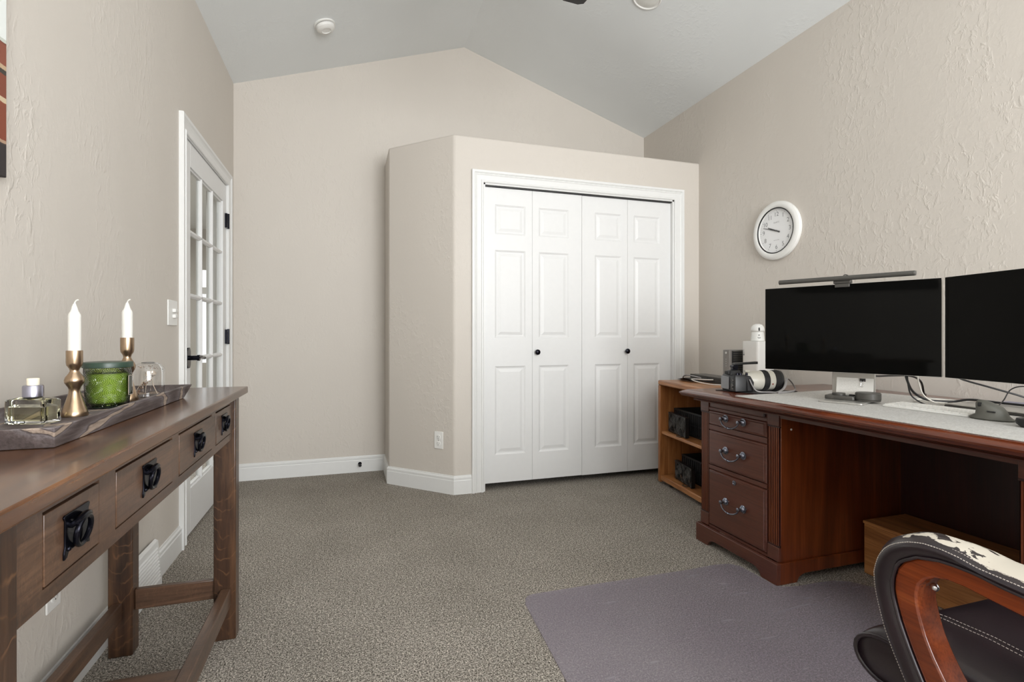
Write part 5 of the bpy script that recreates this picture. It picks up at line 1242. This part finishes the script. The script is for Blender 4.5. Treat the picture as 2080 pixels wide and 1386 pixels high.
def build_arm(x0, sgn, peel):
    X_ = lambda d: x0+sgn*d
    loops = []
    for k in range(N_):
        (ay, az), (uy, uz) = A_[k], U_[k]
        f = k/(N_-1); wd = .118-.030*max(0, (f-.20)/.30 if f < .5 else 1)-.034*max(0, (f-.5)/.5)
        def P_(d, s_): return (X_(d), uy+(ay-uy)*s_, uz+(az-uz)*s_)
        loops.append([P_(.004, .0), P_(.0, .25), P_(-.003, .60), P_(-.001, .88), P_(.004, 1.0), P_(.012, 1.14), P_(wd*.35, 1.42), P_(wd*.65, 1.45), P_(wd-.012, 1.14), P_(wd-.003, .95), P_(wd, .6), P_(wd-.003, .2), P_(wd-.006, .0)])
    b = MB(); b.loft(loops)
    org = Vector((x0, .20, .43))
    # own frame so that the wear pattern sits on the pad
    pad = obj('arm_pad', b, M['leather_peel' if peel else 'leather'], t, smooth=60)
    # shift the mesh so local coordinates start at the arm
    me = pad.data; off = org-Vector(t.location); me.transform(Matrix.Translation(-off)); pad.location = off
    WM[pad.name] = Matrix.Translation(org)
    for qx, qh in ((.0032, .0004), (.0165, .0042)):
        b = MB()
        for k in range(6, N_-1):
            # stitches: short dashes along the seam
            (ay, az), (uy, uz) = A_[k], U_[k]; (by, bz) = A_[k+1]
            for j in range(3):
                f0, f1 = j/3+.04, j/3+.24
                nn = Vector((0, ay-uy, az-uz)).normalized()*qh; p0 = (X_(qx), ay+(by-ay)*f0+nn.y, az+(bz-az)*f0+nn.z); p1_ = (X_(qx), ay+(by-ay)*f1+nn.y, az+(bz-az)*f1+nn.z)
                b.tube([p0, p1_], .0007, 5)
        obj('stitching', b, M['thread'], pad, kind='stuff')
    # welt between the pad and the wood
    b = MB(); b.tube([(X_(.0015), uy+(ay-uy)*.03, uz+(az-uz)*.03) for (ay, az), (uy, uz) in zip(A_, U_)], .0028, 8); obj('welt', b, M['leather'], pad)
    # wooden loop
    o_loop = under + [(.556, .455), (.530, .428), (.490, .408), (.42, .398), (.32, .396), (.22, .400), (.155, .420), (.125, .46), (.115, .53)]
    i_top = [(.165, .575), (.178, .605), (.20, .622), (.25, .638), (.32, .648), (.40, .654), (.447, .656), (.494, .661), (.52, .6645), (.545, .664), (.558, .660), (.570, .654), (.578, .645), (.584, .635), (.586, .622), (.586, .611), (.582, .590), (.574, .562), (.562, .535), (.546, .508), (.52, .470)]
    i_bot = [(.49, .444), (.42, .430), (.32, .428), (.24, .432), (.19, .450), (.165, .49), (.158, .53)]
    n3 = 96
    O3 = resample(o_loop+[o_loop[0]], n3+1)[:-1]; I3 = resample(i_top+i_bot+[i_top[0]], n3+1)[:-1]
    # pair by angle about the centre
    import math as _m
    cc = (.36, .545)
    def byang(loop):
        L3 = resample(loop+[loop[0]], 721)[:-1]; out = []
        angs = [(_m.atan2(q[1]-cc[1], q[0]-cc[0]), q) for q in L3]
        for k in range(n3):
            a = -pi+2*pi*k/n3; out.append(min(angs, key=lambda s_: abs((s_[0]-a+pi) % (2*pi)-pi))[1])
        return out
    O3, I3 = byang(o_loop), byang(i_top+i_bot)
    b = MB(); b.ring(O3, I3, X_(.005), X_(.052), 'x'); wf = obj('arm_frame', b, M['chair_wood'], t, smooth=40, bevel=.003)
    b = MB(); b.sphere((X_(.030), .575, .634), .0065, 12, (1, 1, 1)); obj('bolt', b, M['steel'], wf)
build_arm(.862, 1, True)
build_arm(1.518, -1, False)
# seat
sx0, sx1 = .918, 1.462
prof = []
def seatprof(grow=0):
    pts = [(.17, .400), (.60, .392)]
    pts += [(.672+.062*sin(rad(a)), .447-.055*cos(rad(a))) for a in range(0, 181, 15)]
    pts += [(.60, .505), (.45, .498), (.30, .495), (.20, .50), (.165, .47)]
    return pts
b = MB(); sp_ = seatprof(); cy3 = sum(p[0] for p in sp_)/len(sp_); cz3 = sum(p[1] for p in sp_)/len(sp_)
def sc3(f, x): return [(x, cy3+(y-cy3)*(1-(1-f)*.12), cz3+(z-cz3)*f) for y, z in sp_]
b.loft([sc3(.72, sx0), sc3(.86, sx0+.004), sc3(.96, sx0+.014), sc3(1.0, sx0+.035), sc3(1.0, sx0+.15), sc3(.985, sx0+.155), sc3(1.03, sx0+.18), sc3(1.03, sx1-.18), sc3(.985, sx1-.155), sc3(1.0, sx1-.15), sc3(1.0, sx1-.035), sc3(.96, sx1-.014), sc3(.86, sx1-.004), sc3(.72, sx1)])
seat = obj('seat_cushion', b, M['leather'], t, smooth=60)
def oval(x, f): return [(x, cy3+(y-cy3)*(1-(1-f)*.12), cz3+(z-cz3)*f) for y, z in sp_]
b = MB(); b.tube(oval(sx0-.0005, .74), .0042, 10, closed=True); obj('welt', b, M['leather'], seat)
b = MB()
for xx in (sx0+.147, sx0+.162, sx1-.162, sx1-.147):
    L3 = [(y, z) for y, z in sp_[4:-1]]
    for k in range(len(L3)-1):
        y0, z0 = L3[k]; y1, z1 = L3[k+1]; ln = max(1, int(math.hypot(y1-y0, z1-z0)/.006))
        for j in range(ln):
            f0, f1 = j/ln+.1/ln, (j+.7)/ln
            b.tube([(xx, cy3+(y0+(y1-y0)*f-cy3), cz3+(z0+(z1-z0)*f-cz3)*1.012+.0006) for f in (f0, f1)], .0007, 4)
obj('stitching', b, M['thread'], seat, kind='stuff')
# backrest (behind the edge of the frame)
loops = []
for z, y, th_, hw in ((.46, .14, .06, .24), (.50, .125, .10, .265), (.62, .115, .12, .275), (.72, .10, .11, .27), (.85, .07, .10, .265), (1.0, .035, .10, .26), (1.12, .005, .09, .24), (1.17, -.01, .05, .20)):
    loops.append([(1.19+px, y-th_/2+py, z) for px, py in rbox(hw, th_/2, min(.045, th_*.45))])
b = MB(); b.loft(loops); obj('backrest', b, M['leather'], t, smooth=60)
b = MB(); b.cyl((1.19, .42, .10), (1.19, .42, .392), .026, 24); obj('gas_column', b, M['black_iron'], t)
b = MB(); b.box(1.07, 1.31, .28, .56, .375, .400); b.box(.90, 1.48, .36, .46, .376, .396); obj('seat_plate', b, M['black_iron'], t, bevel=.004)
for k in range(5):
    a = rad(90+72*k); c_ = Vector((1.19, .42, 0)); d = Vector((cos(a), sin(a), 0)); s_ = Vector((-sin(a), cos(a), 0))
    b = MB(); b.loft([[c_+d*r+s_*w_+Vector((0, 0, z)) for w_, z in ((-hw, z0), (hw, z0), (hw, z1), (-hw, z1))] for r, hw, z0, z1 in ((.02, .026, .075, .125), (.16, .024, .068, .105), (.30, .018, .062, .088))]); lg = obj('leg', b, M['chair_wood'], t, bevel=.004)
    b = MB(); cc_ = c_+d*.285
    for q in (-.016, .016): b.cyl(cc_+s_*q+s_*-.007+Vector((0, 0, .031)), cc_+s_*q+s_*.007+Vector((0, 0, .031)), .026, 20)
    b.cyl(cc_+Vector((0, 0, .031)), cc_+Vector((0, 0, .066)), .008, 12); obj('caster', b, M['black'], lg)
